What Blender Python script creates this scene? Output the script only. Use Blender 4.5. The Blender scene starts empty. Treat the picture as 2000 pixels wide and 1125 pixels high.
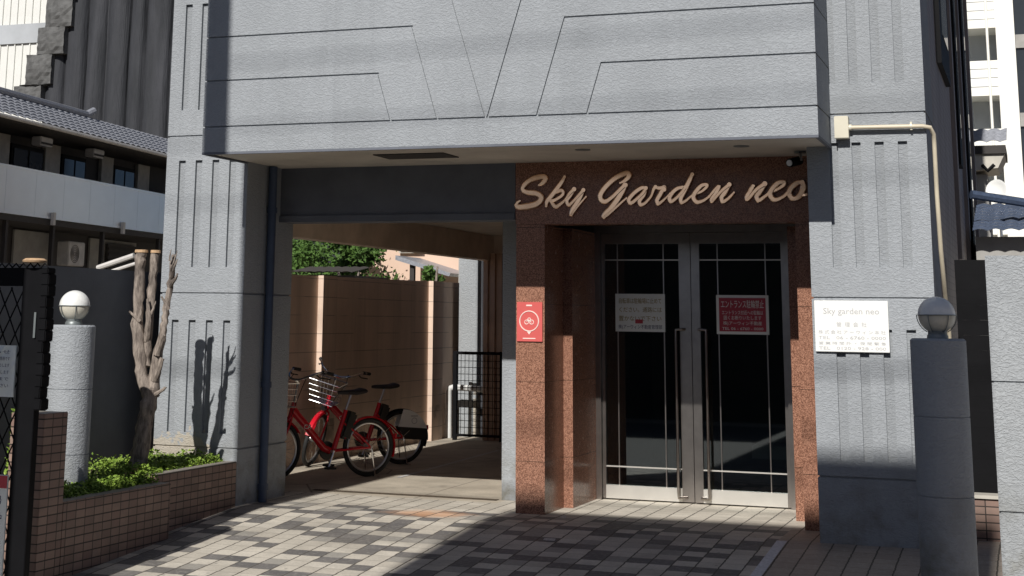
import bpy, bmesh, math, random
from mathutils import Vector, Matrix, Quaternion
random.seed(7)
R = math.radians
sc = bpy.context.scene
COL = sc.collection

# ------------------------------------------------------------------ materials
class NT:
    def __init__(s, name):
        s.m = bpy.data.materials.new(name); s.m.use_nodes = True
        s.t = s.m.node_tree; s.b = s.t.nodes['Principled BSDF']; s.out = s.t.nodes['Material Output']
    def n(s, typ, ins=None, **kw):
        x = s.t.nodes.new(typ)
        for k, v in kw.items(): setattr(x, k, v)
        for k, v in (ins or {}).items():
            if hasattr(v, 'is_output'): s.t.links.new(v, x.inputs[k])
            else: x.inputs[k].default_value = v
        return x
    def math(s, op, a, b=0.0, c=0.0):
        return s.n('ShaderNodeMath', {0: a, 1: b, 2: c}, operation=op).outputs[0]
    def pos(s): return s.n('ShaderNodeNewGeometry').outputs['Position']
    def scale(s, vec, sx, sy, sz):
        return s.n('ShaderNodeMapping', {'Vector': vec, 'Scale': (sx, sy, sz)}).outputs[0]
    def noise(s, vec, scale, detail=4, rough=.6):
        return s.n('ShaderNodeTexNoise', {'Vector': vec, 'Scale': scale, 'Detail': detail, 'Roughness': rough}).outputs['Fac']
    def ramp(s, fac, a, b, c0=(0, 0, 0, 1), c1=(1, 1, 1, 1)):
        r = s.n('ShaderNodeValToRGB', {'Fac': fac}); e = r.color_ramp.elements
        e[0].position = a; e[1].position = b; e[0].color = c0; e[1].color = c1
        return r.outputs['Color']
    def mix(s, fac, a, b, blend='MIX'):
        x = s.n('ShaderNodeMix', data_type='RGBA', blend_type=blend)
        for i, v in ((0, fac), (6, a), (7, b)):
            if hasattr(v, 'is_output'): s.t.links.new(v, x.inputs[i])
            else: x.inputs[i].default_value = v
        return x.outputs[2]
    def bump(s, h, strength=.5, dist=.01, prev=None):
        x = s.n('ShaderNodeBump', {'Height': h, 'Strength': strength, 'Distance': dist})
        if prev is not None: s.t.links.new(prev, x.inputs['Normal'])
        return x.outputs['Normal']
    def set(s, **k):
        for a, v in k.items():
            a = {'col': 'Base Color', 'rough': 'Roughness', 'metal': 'Metallic', 'normal': 'Normal', 'coat': 'Coat Weight',
                 'spec': 'Specular IOR Level', 'alpha': 'Alpha', 'trans': 'Transmission Weight', 'sheen': 'Sheen Weight'}[a]
            if hasattr(v, 'is_output'): s.t.links.new(v, s.b.inputs[a])
            else: s.b.inputs[a].default_value = v
        return s.m

def c4(c, k=1): return (c[0]*k, c[1]*k, c[2]*k, 1)
def simple(name, col, rough=.6, metal=0, var=.15, vs=6, bs=0, bstr=.3, bd=.004, **k):
    n = NT(name); p = n.pos()
    f = n.noise(p, vs, 5)
    col2 = n.mix(n.ramp(f, .3, .7), c4(col, 1-var), c4(col, 1+var))
    kw = dict(col=col2, rough=rough, metal=metal, **k)
    if bs: kw['normal'] = n.bump(n.noise(p, bs, 3), bstr, bd)
    return n.set(**kw)

def plaster(name, col, bstr=1.0):
    n = NT(name); p = n.pos()
    q = n.scale(p, 1, 1, 1.9)
    w = n.n('ShaderNodeTexNoise', {'Vector': q, 'Scale': 34, 'Detail': 2.5, 'Roughness': .55, 'Distortion': 1.2}).outputs['Fac']
    h = n.ramp(w, .38, .62)
    f = n.noise(p, 90, 2)
    big = n.noise(n.scale(p, .8, .8, .35), 2.2, 5)
    drip = n.noise(n.scale(p, 9, 9, .5), 1.0, 4)
    c = n.mix(n.ramp(big, .3, .7), c4(col, .89), c4(col, 1.07))
    c = n.mix(n.ramp(drip, .56, .78, (0, 0, 0, 1), (.42, .42, .42, 1)), c, c4(col, .70))
    c = n.mix(n.ramp(w, .3, .6, (.3, .3, .3, 1), (0, 0, 0, 1)), c, c4(col, .7))
    # splash dirt near the ground
    z = n.n('ShaderNodeSeparateXYZ', {0: p}).outputs[2]
    d = n.math('MULTIPLY_ADD', z, -1.6, 1.1)
    d = n.math('MULTIPLY', n.math('MAXIMUM', d, 0), n.ramp(n.noise(p, 5, 6), .45, .75))
    c = n.mix(n.math('MINIMUM', d, .75), c, (.16, .15, .11, 1))
    X = n.n('ShaderNodeSeparateXYZ', {0: p}).outputs[0]
    pe = n.math('MULTIPLY', n.math('MULTIPLY', n.math('LESS_THAN', n.math('ADD', z, n.math('MULTIPLY', n.noise(p, 14, 4), .5)), .80), n.math('LESS_THAN', n.math('ADD', X, n.math('MULTIPLY', n.noise(p, 9, 3), .4)), -6.45)), n.math('GREATER_THAN', X, -7.2))
    c = n.mix(n.math('MULTIPLY', pe, .55), c, (.50, .42, .30, 1))
    b = n.bump(h, .9*bstr, .004)
    b = n.bump(f, .35*bstr, .002, b)
    return n.set(col=c, rough=.85, normal=b, spec=.25)

M = {}
M['plaster'] = plaster('rough_grey_plaster', (.345, .365, .385), .8)
M['recess'] = plaster('shaded_recess_plaster', (.308, .326, .344), .8)  # darker copy: inner shading and dirt of the flutes put into colour
M['plaster2'] = plaster('pale_grey_plaster', (.37, .39, .405), 1.0)
M['darkwall'] = simple('dark_wall_paint_and_shade', (.115, .12, .135), .8, var=.12, vs=3, bs=60, bstr=.3)
M['soffit'] = simple('soffit_paint', (.60, .55, .48), .8, vs=2)
M['beige'] = simple('passage_beige_paint', (.50, .34, .25), .8, vs=3)
M['passpaint'] = simple('pale_beam_paint', (.66, .56, .47), .8, vs=3)
M['dark_lintel'] = simple('lintel_paint', (.13, .14, .165), .8, vs=3, bs=80)

def granite():
    n = NT('polished_brown_granite'); p = n.pos()
    v = n.n('ShaderNodeTexVoronoi', {'Vector': p, 'Scale': 185}).outputs['Color']
    g = n.n('ShaderNodeSeparateColor', {0: v}).outputs[0]
    c = n.mix(n.ramp(g, .25, .8), (.14, .062, .040, 1), (.43, .225, .15, 1))
    s = n.ramp(n.noise(p, 160, 2), .58, .66)
    c = n.mix(s, c, (.09, .05, .04, 1))
    c = n.mix(n.ramp(n.noise(p, 3, 3), .3, .7, (0, 0, 0, 1), (.3, .3, .3, 1)), c, (.26, .125, .085, 1))
    z = n.n('ShaderNodeSeparateXYZ', {0: p}).outputs[2]
    j = n.math('LESS_THAN', n.math('ABSOLUTE', n.math('SUBTRACT', n.math('FRACT', n.math('DIVIDE', n.math('ADD', z, .225), .636)), .0)), .006)
    c = n.mix(j, c, (.03, .02, .015, 1))
    return n.set(col=c, rough=n.ramp(n.noise(p, 20, 3), .3, .8, (.16, .16, .16, 1), (.32, .32, .32, 1)), spec=.35)
M['granite'] = granite()

def pavers():
    n = NT('checkered_pavers'); p = n.pos()
    s0 = n.n('ShaderNodeSeparateXYZ', {0: p}); X, Y = s0.outputs[0], s0.outputs[1]
    wv = n.n('ShaderNodeSeparateColor', {0: n.n('ShaderNodeTexNoise', {'Vector': p, 'Scale': 16.0, 'Detail': 4}).outputs['Color']})
    X = n.math('ADD', X, n.math('MULTIPLY_ADD', wv.outputs[0], .016, -.008)); Y = n.math('ADD', Y, n.math('MULTIPLY_ADD', wv.outputs[1], .016, -.008))
    PX = .16; PY = .158
    u = n.math('DIVIDE', n.math('ADD', X, 1.633), PX); v = n.math('DIVIDE', n.math('SUBTRACT', Y, 12.02), PY)
    fu, fv = n.math('FLOOR', u), n.math('FLOOR', v)
    cell = n.n('ShaderNodeCombineXYZ', {0: fu, 1: fv, 2: 3.0}).outputs[0]
    wn = n.n('ShaderNodeTexWhiteNoise', {'Vector': cell}, noise_dimensions='3D')
    r = wn.outputs['Value']; rc = wn.outputs['Color']
    r2 = n.n('ShaderNodeSeparateColor', {0: rc}).outputs[1]
    light = n.mix(r2, (.56, .51, .43, 1), (.70, .645, .55, 1))
    # diagonal runs of dark tiles broken up by chance
    dg = n.math('FRACT', n.math('DIVIDE', n.math('ADD', fu, n.math('MULTIPLY', fv, 2.0)), 7.0))
    run = n.math('MULTIPLY', n.math('LESS_THAN', dg, .27), n.math('GREATER_THAN', r, .22))
    rnd = n.math('LESS_THAN', r, .13)
    dark = n.math('MAXIMUM', run, rnd)
    mid = n.math('MULTIPLY', n.math('GREATER_THAN', r, .84), .8)
    inx = n.math('LESS_THAN', X, -1.87)
    iny = n.math('LESS_THAN', Y, 12.49)
    ok = n.math('MULTIPLY', inx, iny)
    c = n.mix(n.math('MULTIPLY', mid, ok), light, (.30, .285, .26, 1))
    c = n.mix(n.math('MULTIPLY', dark, ok), c, n.mix(r2, (.115, .11, .11, 1), (.18, .17, .165, 1)))
    tan = n.mix(r2, (.36, .30, .245, 1), (.44, .37, .31, 1))
    tanm = n.math('MULTIPLY', n.math('GREATER_THAN', X, -1.87), n.math('LESS_THAN', Y, 12.6))
    c = n.mix(tanm, c, tan)
    # grime
    c = n.mix(n.ramp(n.noise(p, 4, 6), .35, .75, (0, 0, 0, 1), (.35, .35, .35, 1)), c, (.22, .20, .17, 1))
    c = n.mix(n.ramp(n.noise(p, 55, 3), .45, .7, (0, 0, 0, 1), (.22, .22, .22, 1)), c, (.16, .15, .13, 1))
    blot = n.ramp(n.noise(p, 1.3, 7, .65), .48, .72, (0, 0, 0, 1), (.42, .42, .42, 1))
    c = n.mix(blot, c, (.20, .18, .155, 1))
    gum = n.n('ShaderNodeTexVoronoi', {'Vector': p, 'Scale': 5.5}).outputs['Distance']
    c = n.mix(n.ramp(gum, .05, .085, (.6, .6, .6, 1), (0, 0, 0, 1)), c, (.12, .115, .105, 1))
    wear = n.ramp(n.noise(n.scale(p, 1, 1, 1), 30, 5, .7), .5, .75, (0, 0, 0, 1), (.3, .3, .3, 1))
    c = n.mix(wear, c, (.66, .62, .54, 1))
    # rust stain
    dx = n.math('DIVIDE', n.math('ADD', X, 4.72), .62); dy = n.math('DIVIDE', n.math('SUBTRACT', Y, 12.25), .42)
    dd = n.math('SQRT', n.math('ADD', n.math('POWER', dx, 2), n.math('POWER', dy, 2)))
    st = n.math('SUBTRACT', n.math('SUBTRACT', 1.15, dd), n.math('MULTIPLY', n.noise(n.scale(p, 1, .7, 1), 5, 3), .9))
    stc = n.ramp(st, .02, .5, (0, 0, 0, 1), (.62, .62, .62, 1))
    c = n.mix(stc, c, (.78, .40, .20, 1))
    gu = n.math('FRACT', u); gv = n.math('FRACT', v)
    jx = n.math('LESS_THAN', n.math('ABSOLUTE', n.math('SUBTRACT', gu, .5)), .465)
    jy = n.math('LESS_THAN', n.math('ABSOLUTE', n.math('SUBTRACT', gv, .5)), .482)
    c = n.mix(n.math('SUBTRACT', 1.0, jx), c, (.085, .075, .06, 1))
    c = n.mix(n.math('MULTIPLY', n.math('SUBTRACT', 1.0, jy), .55), c, (.09, .08, .065, 1))
    h = n.math('MULTIPLY', jx, jy)
    b = n.bump(h, .6, .004); b = n.bump(n.noise(p, 120, 3), .25, .002, b)
    return n.set(col=c, rough=.7, normal=b, spec=.4)
M['pavers'] = pavers()

def walltile():
    n = NT('brown_mosaic_tile'); p = n.pos()
    s = n.n('ShaderNodeSeparateXYZ', {0: p})
    nm = n.n('ShaderNodeSeparateXYZ', {0: n.n('ShaderNodeNewGeometry').outputs['Normal']})
    ax = n.math('GREATER_THAN', n.math('ABSOLUTE', nm.outputs[0]), .5)
    hor = n.n('ShaderNodeMix', {0: ax, 2: s.outputs[0], 3: s.outputs[1]}, data_type='FLOAT').outputs[0]
    u = n.math('DIVIDE', hor, .112); v = n.math('DIVIDE', n.math('ADD', s.outputs[2], 1), .0565)
    cell = n.n('ShaderNodeCombineXYZ', {0: n.math('FLOOR', u), 1: n.math('FLOOR', v), 2: 0.0}).outputs[0]
    r = n.n('ShaderNodeTexWhiteNoise', {'Vector': cell}, noise_dimensions='3D').outputs['Value']
    c = n.mix(r, (.21, .13, .105, 1), (.32, .215, .17, 1))
    c = n.mix(n.ramp(n.noise(p, 7, 5), .4, .8, (0, 0, 0, 1), (.45, .45, .45, 1)), c, (.12, .10, .08, 1))
    jx = n.math('LESS_THAN', n.math('ABSOLUTE', n.math('SUBTRACT', n.math('FRACT', u), .5)), .465)
    jy = n.math('LESS_THAN', n.math('ABSOLUTE', n.math('SUBTRACT', n.math('FRACT', v), .5)), .43)
    h = n.math('MULTIPLY', jx, jy)
    top = n.math('GREATER_THAN', nm.outputs[2], .5)
    hh = n.math('MAXIMUM', h, top)
    c = n.mix(n.math('SUBTRACT', 1.0, hh), c, (.03, .022, .018, 1))
    c = n.mix(top, c, n.mix(n.noise(p, 12, 4), (.16, .14, .12, 1), (.34, .31, .27, 1)))
    return n.set(col=c, rough=.55, normal=n.bump(hh, .8, .004))
M['tile'] = walltile()

def blockwall():
    n = NT('beige_block_wall_paint'); p = n.pos()
    s = n.n('ShaderNodeSeparateXYZ', {0: p})
    v = n.math('FRACT', n.math('DIVIDE', n.math('ADD', s.outputs[2], .03), .2))
    j = n.math('LESS_THAN', v, .045)
    brk = n.ramp(n.noise(n.scale(p, 1, .5, 3), 2.2, 2), .42, .5)
    jj = n.math('MULTIPLY', j, brk)
    col = (.70, .54, .43)
    c = n.mix(n.ramp(n.noise(n.scale(p, 1, 1, .5), 2, 6), .3, .75), c4(col, .85), c4(col, 1.12))
    c = n.mix(n.math('MULTIPLY', jj, .7), c, c4(col, .35))
    c = n.mix(n.ramp(n.noise(n.scale(p, 9, 9, .45), 1.0, 5), .52, .75, (0, 0, 0, 1), (.45, .45, .45, 1)), c, c4(col, .55))
    low = n.math('MULTIPLY', n.ramp(n.noise(p, 3, 6), .5, .62), n.math('LESS_THAN', s.outputs[2], .45))
    c = n.mix(n.math('MULTIPLY', low, .55), c, (.13, .11, .09, 1))
    return n.set(col=c, rough=.85, normal=n.bump(n.noise(p, 70, 3), .3, .002))
M['block'] = blockwall()

M['concrete'] = None
def conc():
    n = NT('passage_concrete'); p = n.pos()
    c = n.mix(n.ramp(n.noise(p, 2.2, 7, .65), .3, .72), (.36, .315, .25, 1), (.60, .53, .425, 1))
    c = n.mix(n.ramp(n.noise(p, 45, 3), .45, .7, (0, 0, 0, 1), (.3, .3, .3, 1)), c, (.25, .22, .18, 1))
    oil = n.ramp(n.noise(n.scale(p, 1, .6, 1), 1.7, 3), .60, .70, (0, 0, 0, 1), (.55, .55, .55, 1))
    c = n.mix(oil, c, (.17, .15, .125, 1))
    crk = n.n('ShaderNodeTexVoronoi', {'Vector': n.scale(p, 1, .5, 1), 'Scale': .9}, feature='DISTANCE_TO_EDGE').outputs['Distance']
    c = n.mix(n.ramp(crk, .004, .009, (.7, .7, .7, 1), (0, 0, 0, 1)), c, (.12, .10, .085, 1))
    return n.set(col=c, rough=.78, normal=n.bump(n.noise(p, 70, 3), .3, .003))
M['concrete'] = conc()
M['asphalt'] = simple('asphalt', (.13, .13, .13), .85, var=.25, vs=80, bs=150)
M['earth'] = simple('earth', (.10, .075, .05), .95, var=.4, vs=20, bs=40, bstr=.6)
M['white'] = simple('white_paint_line', (.62, .62, .64), .7, var=.2, vs=40)
M['paint_and_glint'] = simple('faded_paint_and_glint', (.52, .51, .49), .7, var=.3, vs=60)  # parking line paint, also the painted streak of reflected light
M['steel'] = simple('brushed_steel', (.40, .37, .345), .3, 1, var=.1, vs=10)
M['chrome'] = simple('chrome', (.75, .75, .75), .12, 1, var=.03)
M['steel_lit'] = simple('sunlit_rail_steel', (.72, .70, .65), .42, .85, var=.05)  # lighter copy of the door steel, sunlight put into its colour
M['black'] = simple('black_paint', (.006, .006, .007), .6, vs=9, spec=.1)
M['rubber'] = simple('black_rubber', (.02, .02, .02), .8)
M['red'] = simple('glossy_red_paint', (.55, .008, .02), .25, var=.05, coat=.5)
M['redsign'] = simple('red_sign_print', (.60, .10, .09), .5, var=.04)
M['pink'] = simple('sign_white_print', (.85, .68, .62), .5, var=.03)
M['signwhite'] = simple('white_sign_board', (.85, .85, .82), .4, var=.02)
M['print'] = simple('grey_print', (.45, .45, .45), .6, var=.05)
M['printdark'] = simple('dark_print', (.06, .06, .12), .6)
M['printyel'] = simple('yellow_print', (.30, .22, .02), .6)
M['printred'] = simple('red_print', (.5, .06, .08), .6)
M['paper'] = simple('laminated_paper', (.82, .86, .84), .35, var=.04)
M['posterred'] = simple('red_poster_print', (.42, .035, .06), .35, var=.04)
M['copper'] = simple('copper_lettering', (1.0, .62, .38), .14, 1, var=.08, vs=30)
M['cream'] = simple('cream_plastic', (.66, .62, .50), .4, var=.06)
M['creampipe'] = simple('cream_conduit', (.60, .53, .40), .4, var=.08)
M['blue'] = simple('blue_grey_drainpipe', (.045, .065, .11), .5)
M['globe'] = simple('opal_globe', (.80, .80, .77), .25, var=.05, vs=30)
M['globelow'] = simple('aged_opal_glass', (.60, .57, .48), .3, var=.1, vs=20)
M['lampmetal'] = simple('lamp_metal', (.20, .22, .22), .45, .4)
M['darkglass'] = simple('window_glass_dark', (.03, .035, .04), .06, var=.1, vs=1)
M['lobby'] = simple('lobby_grey_stone', (.20, .21, .205), .4)
M['roof'] = simple('grey_roof_tile', (.26, .27, .30), .35, var=.25, vs=20)
M['roofblue'] = simple('blue_roof_tile', (.055, .075, .12), .3, var=.25, vs=20)
M['parapet'] = simple('pale_balcony_sheet', (.84, .89, .93), .3, .55, var=.03, vs=2)
M['housewall'] = simple('grey_house_wall', (.34, .33, .31), .8, vs=3)
M['housedark'] = simple('dark_timber', (.035, .03, .028), .7)
M['shutter'] = simple('cream_shutter', (.50, .47, .41), .6, vs=5)
M['gutter'] = simple('pale_gutter', (.55, .53, .50), .5)
M['net'] = None
M['whitesheet'] = simple('white_cladding', (.70, .70, .665), .55, var=.03, vs=1)
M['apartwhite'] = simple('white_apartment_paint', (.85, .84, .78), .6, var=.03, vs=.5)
M['apartshade'] = simple('grey_paint_and_shade', (.42, .44, .46), .7, vs=.5)
M['pinkhouse'] = simple('peach_house_render', (.66, .48, .37), .8, var=.06, vs=1)
M['sidewall'] = None
M['leafg'] = None
M['bluetarp'] = simple('blue_tarp', (.05, .22, .40), .5)
M['battery'] = simple('black_battery_case', (.015, .018, .018), .35)
M['saddle'] = simple('black_saddle', (.018, .014, .018), .5)
M['alu'] = simple('aluminium', (.65, .65, .66), .3, .9)
M['pvc'] = simple('white_pvc', (.68, .68, .66), .4)

def netmat():
    n = NT('black_scaffold_net'); p = n.pos()
    c = n.mix(n.ramp(n.noise(n.scale(p, 1, 1, .2), 1.5, 5), .3, .7), (.018, .02, .024, 1), (.045, .047, .055, 1))
    return n.set(col=c, rough=.8, normal=n.bump(n.noise(n.scale(p, 1, 1, .15), 2.5, 4), .8, .1))
M['net'] = netmat()
M['netgrey'] = simple('grey_scaffold_net', (.10, .10, .098), .8, var=.35, vs=4, bs=9, bstr=.4, bd=.02)

def sidemat():
    n = NT('brown_side_wall'); p = n.pos()
    s = n.n('ShaderNodeSeparateXYZ', {0: p})
    c = n.mix(n.ramp(n.noise(n.scale(p, 1, 2.5, .35), 2.0, 6), .3, .7), (.20, .165, .15, 1), (.40, .34, .31, 1))
    v = n.math('LESS_THAN', n.math('FRACT', n.math('DIVIDE', s.outputs[2], .06)), .1)
    u = n.math('LESS_THAN', n.math('FRACT', n.math('DIVIDE', s.outputs[1], .1)), .07)
    c = n.mix(n.math('MULTIPLY', n.math('MAXIMUM', u, v), .5), c, (.05, .04, .038, 1))
    return n.set(col=c, rough=.6)
M['sidewall'] = sidemat()

def leafmat(name, a, b):
    n = NT(name); p = n.pos()
    r = n.n('ShaderNodeTexWhiteNoise', {'Vector': n.n('ShaderNodeVectorMath', {0: n.scale(p, 40, 40, 40)}, operation='FLOOR').outputs[0]}, noise_dimensions='3D').outputs['Value']
    c = n.mix(r, a, b)
    c = n.mix(n.ramp(n.noise(p, 6, 3), .4, .7, (0, 0, 0, 1), (.4, .4, .4, 1)), c, c4(b, 1.1))
    return n.set(col=c, rough=.55, spec=.3)
M['leafg'] = leafmat('ground_ivy_leaf', (.07, .14, .015, 1), (.27, .38, .06, 1))
M['leaft'] = leafmat('tree_leaf', (.03, .07, .015, 1), (.10, .18, .04, 1))
def bark():
    n = NT('stripped_bark'); p = n.pos()
    q = n.scale(p, 1, 1, .22)
    f = n.noise(q, 34, 6, .7)
    c = n.mix(n.ramp(f, .36, .56), (.10, .055, .035, 1), (.70, .48, .31, 1))
    z = n.n('ShaderNodeSeparateXYZ', {0: p}).outputs[2]
    up = n.math('GREATER_THAN', z, .98)
    low = n.mix(n.ramp(f, .35, .65), (.10, .08, .068, 1), (.38, .32, .27, 1))
    c = n.mix(n.ramp(n.math('ADD', z, n.math('MULTIPLY', n.noise(p, 9, 3), .5)), 1.05, 1.3), low, c)
    return n.set(col=c, rough=.85, normal=n.bump(f, .6, .008))
M['bark'] = bark()
M['cutwood'] = simple('sawn_wood', (.50, .33, .19), .8, var=.2, vs=40)
def glassmat():
    n = NT('door_glass')
    gl = n.n('ShaderNodeBsdfGlossy', {'Color': (.9, .95, .95, 1), 'Roughness': .02})
    tr = n.n('ShaderNodeBsdfTransparent', {'Color': (.52, .56, .55, 1)})
    fr = n.n('ShaderNodeFresnel', {'IOR': 1.5})
    f = n.math('MULTIPLY_ADD', fr.outputs[0], 2.0, .05)
    mx = n.n('ShaderNodeMixShader', {0: f, 1: tr.outputs[0], 2: gl.outputs[0]})
    n.t.links.new(mx.outputs[0], n.out.inputs[0]); return n.m
M['glass'] = glassmat()

# ------------------------------------------------------------------ mesh builder
class MB:
    def __init__(s): s.v = []; s.f = []
    def add(s, vs, fs):
        o = len(s.v); s.v += [tuple(x) for x in vs]; s.f += [tuple(i+o for i in f) for f in fs]; return s
    def box(s, x0, x1, y0, y1, z0, z1, mtx=None):
        vs = [Vector(c) for c in ((x0,y0,z0),(x1,y0,z0),(x1,y1,z0),(x0,y1,z0),(x0,y0,z1),(x1,y0,z1),(x1,y1,z1),(x0,y1,z1))]
        if mtx: vs = [mtx @ v for v in vs]
        return s.add(vs, [(0,3,2,1),(4,5,6,7),(0,1,5,4),(1,2,6,5),(2,3,7,6),(3,0,4,7)])
    def prism(s, poly, y0, y1, axis='y'):   # polygon given in the plane perpendicular to axis
        n = len(poly)
        def P(a, b, t): return {'y': (a, t, b), 'x': (t, a, b), 'z': (a, b, t)}[axis]
        vs = [P(a, b, y0) for a, b in poly] + [P(a, b, y1) for a, b in poly]
        return s.add(vs, [tuple(range(n)), tuple(range(2*n-1, n-1, -1))] + [(i, i+n, (i+1) % n+n, (i+1) % n) for i in range(n)])
    def tube(s, pts, r, seg=8, caps=True, flat=None):
        pts = [Vector(p) for p in pts]; n = len(pts)
        if not isinstance(r, (list, tuple)): r = [r]*n
        o = len(s.v); up = None
        for i, p in enumerate(pts):
            d = (pts[min(i+1, n-1)]-pts[max(i-1, 0)]).normalized()
            if up is None:
                up = Vector((0, 0, 1)) if abs(d.z) < .9 else Vector((1, 0, 0))
            a = d.cross(up).normalized(); b = a.cross(d).normalized(); up = b
            for k in range(seg):
                t = 2*math.pi*k/seg
                s.v.append(tuple(p+a*math.cos(t)*r[i]+b*math.sin(t)*r[i]))
        for i in range(n-1):
            for k in range(seg):
                k2 = (k+1) % seg
                s.f.append((o+i*seg+k, o+i*seg+k2, o+(i+1)*seg+k2, o+(i+1)*seg+k))
        if caps:
            s.f.append(tuple(o+k for k in range(seg-1, -1, -1))); s.f.append(tuple(o+(n-1)*seg+k for k in range(seg)))
        return s
    def lathe(s, prof, c=(0,0,0), seg=32, caps=True):
        o = len(s.v); n = len(prof)
        for r, z in prof:
            for k in range(seg):
                t = 2*math.pi*k/seg; s.v.append((c[0]+r*math.cos(t), c[1]+r*math.sin(t), c[2]+z))
        for i in range(n-1):
            for k in range(seg):
                k2 = (k+1) % seg; s.f.append((o+i*seg+k, o+i*seg+k2, o+(i+1)*seg+k2, o+(i+1)*seg+k))
        if caps:
            s.f.append(tuple(o+k for k in range(seg-1, -1, -1))); s.f.append(tuple(o+(n-1)*seg+k for k in range(seg)))
        return s
    def ring(s, c, R0, r, ax=(0,1,0), seg=40, sub=8, a0=0, a1=2*math.pi):
        ax = Vector(ax).normalized(); u = ax.orthogonal().normalized() if abs(ax.y) < .99 else Vector((1,0,0)); w = ax.cross(u)
        full = abs(a1-a0-2*math.pi) < 1e-6
        m = seg if full else seg+1; o = len(s.v); c = Vector(c)
        for i in range(m):
            t = a0+(a1-a0)*i/seg; d = u*math.cos(t)+w*math.sin(t)
            for k in range(sub):
                q = 2*math.pi*k/sub; s.v.append(tuple(c+d*(R0+r*math.cos(q))+ax*r*math.sin(q)))
        for i in range(seg):
            i2 = (i+1) % m if full else i+1
            for k in range(sub):
                k2 = (k+1) % sub; s.f.append((o+i*sub+k, o+i2*sub+k, o+i2*sub+k2, o+i*sub+k2))
        return s
    def xf(s, mtx):
        s.v = [tuple(mtx @ Vector(v)) for v in s.v]; return s
    def build(s, name, mat, parent=None, smooth=False, bevel=0):
        me = bpy.data.meshes.new(name)
        off = Vector((0, 0, 0))
        if parent is not None and not parent.get('_local'):
            q = parent
            while q is not None: off += q.location; q = q.parent
        me.from_pydata([tuple(Vector(v)-off) for v in s.v], [], s.f); me.update()
        bm = bmesh.new(); bm.from_mesh(me); bmesh.ops.recalc_face_normals(bm, faces=bm.faces)
        if bevel:
            bmesh.ops.bevel(bm, geom=[e for e in bm.edges if e.calc_face_angle(0) > .5], offset=bevel, segments=2, affect='EDGES', clamp_overlap=True)
        bm.to_mesh(me); bm.free()
        if smooth: me.shade_smooth(); me.set_sharp_from_angle(angle=R(38))
        me.materials.append(M[mat] if isinstance(mat, str) else mat)
        o = bpy.data.objects.new(name, me); COL.objects.link(o)
        if parent is not None:
            o.parent = parent
            if parent.get('_local'): o['_local'] = 1
        return o

def tag(o, label=None, cat=None, group=None, kind=None):
    if label: o['label'] = label
    if cat: o['category'] = cat
    if group: o['group'] = group
    if kind: o['kind'] = kind
    return o
def thing(name, loc, label, cat, group=None, rz=0, local=False):
    o = bpy.data.objects.new(name, None); COL.objects.link(o); o.location = loc; o.rotation_euler = (0, 0, rz)
    o.empty_display_size = .2
    if local or rz: o['_local'] = 1
    return tag(o, label, cat, group)
def structure(o): o['kind'] = 'structure'; return o

def text_mb(s, size, x, z, y, align='CENTER', width=None, depth=.001, mtx=None, bold=0):
    cu = bpy.data.curves.new('t', 'FONT'); cu.body = s; cu.size = size; cu.align_x = align; cu.extrude = depth; cu.resolution_u = 2; cu.offset = bold
    ob = bpy.data.objects.new('t', cu); COL.objects.link(ob)
    bpy.context.view_layer.update()
    dg = bpy.context.evaluated_depsgraph_get()
    me = bpy.data.meshes.new_from_object(ob.evaluated_get(dg))
    m = MB(); vs = [v.co.copy() for v in me.vertices]
    k = 1
    if width and vs:
        w = max(v.x for v in vs)-min(v.x for v in vs); k = width/w
    m.add([(x+v.x*k, y-v.z, z+v.y) for v in vs], [tuple(p.vertices) for p in me.polygons])
    bpy.data.objects.remove(ob); bpy.data.curves.remove(cu); bpy.data.meshes.remove(me)
    return m
def join(*ms):
    r = MB()
    for m in ms: r.add(m.v, m.f)
    return r

# ------------------------------------------------------------------ ground
def gz(y): return -.07*(11.95-y) if y < 11.95 else 0.0
m = MB(); m.add([(-200,-200,-.9),(200,-200,-.9),(200,300,-.9),(-200,300,-.9)], [(0,1,2,3)])
structure(m.build('ground', 'earth'))
m = MB(); m.add([(-60,-2,-.352),(60,-2,-.352),(60,6.9,-.352),(-60,6.9,-.352)], [(0,1,2,3)]); structure(m.build('road', 'asphalt'))
m = MB(); m.add([(-60,-12,-.345),(60,-12,-.345),(60,-2,-.345),(-60,-2,-.345)], [(0,1,2,3)]); structure(m.build('far_pavement', 'concrete'))
m = MB(); ys = [6.9, 8, 9, 10, 11, 11.95, 13.2, 14.02]
xs = [-8.2, 3.5]
vs = []; fs = []
for y in ys: vs += [(-8.2, y, gz(y)), (-4.46, y, gz(y)), (3.5, y, gz(y))]
for i in range(len(ys)-1):
    if i < 6: fs.append((i*3, i*3+1, i*3+4, i*3+3))
    fs.append((i*3+1, i*3+2, i*3+5, i*3+4))
m.add(vs, fs); structure(m.build('pavement', 'pavers'))
m = MB(); m.add([(-8.2,13.2,0),(-4.46,13.2,0),(-4.46,24,0),(-8.2,24,0)], [(0,1,2,3)])
m.add([(-30,24,-.01),(3.5,24,-.01),(3.5,60,-.01),(-30,60,-.01)], [(0,1,2,3)]); structure(m.build('driveway', 'concrete'))
m = MB()
for a, b in (((-6.03,14.8),(-6.2,18.4)),):
    m.add([(a[0]-.025,a[1],.004),(a[0]+.025,a[1],.004),(b[0]+.025,b[1],.004),(b[0]-.025,b[1],.004)], [(0,1,2,3)])
structure(m.build('parking_line', 'paint_and_glint'))
m = MB(); y0, y1 = 10.2, 11.92
m.add([(-1.875,y0,gz(y0)+.004),(-1.80,y0,gz(y0)+.004),(-1.80,y1,gz(y1)+.004),(-1.875,y1,gz(y1)+.004)], [(0,1,2,3)])
structure(m.build('white_paving_strip', 'white'))
m = MB()
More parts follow.
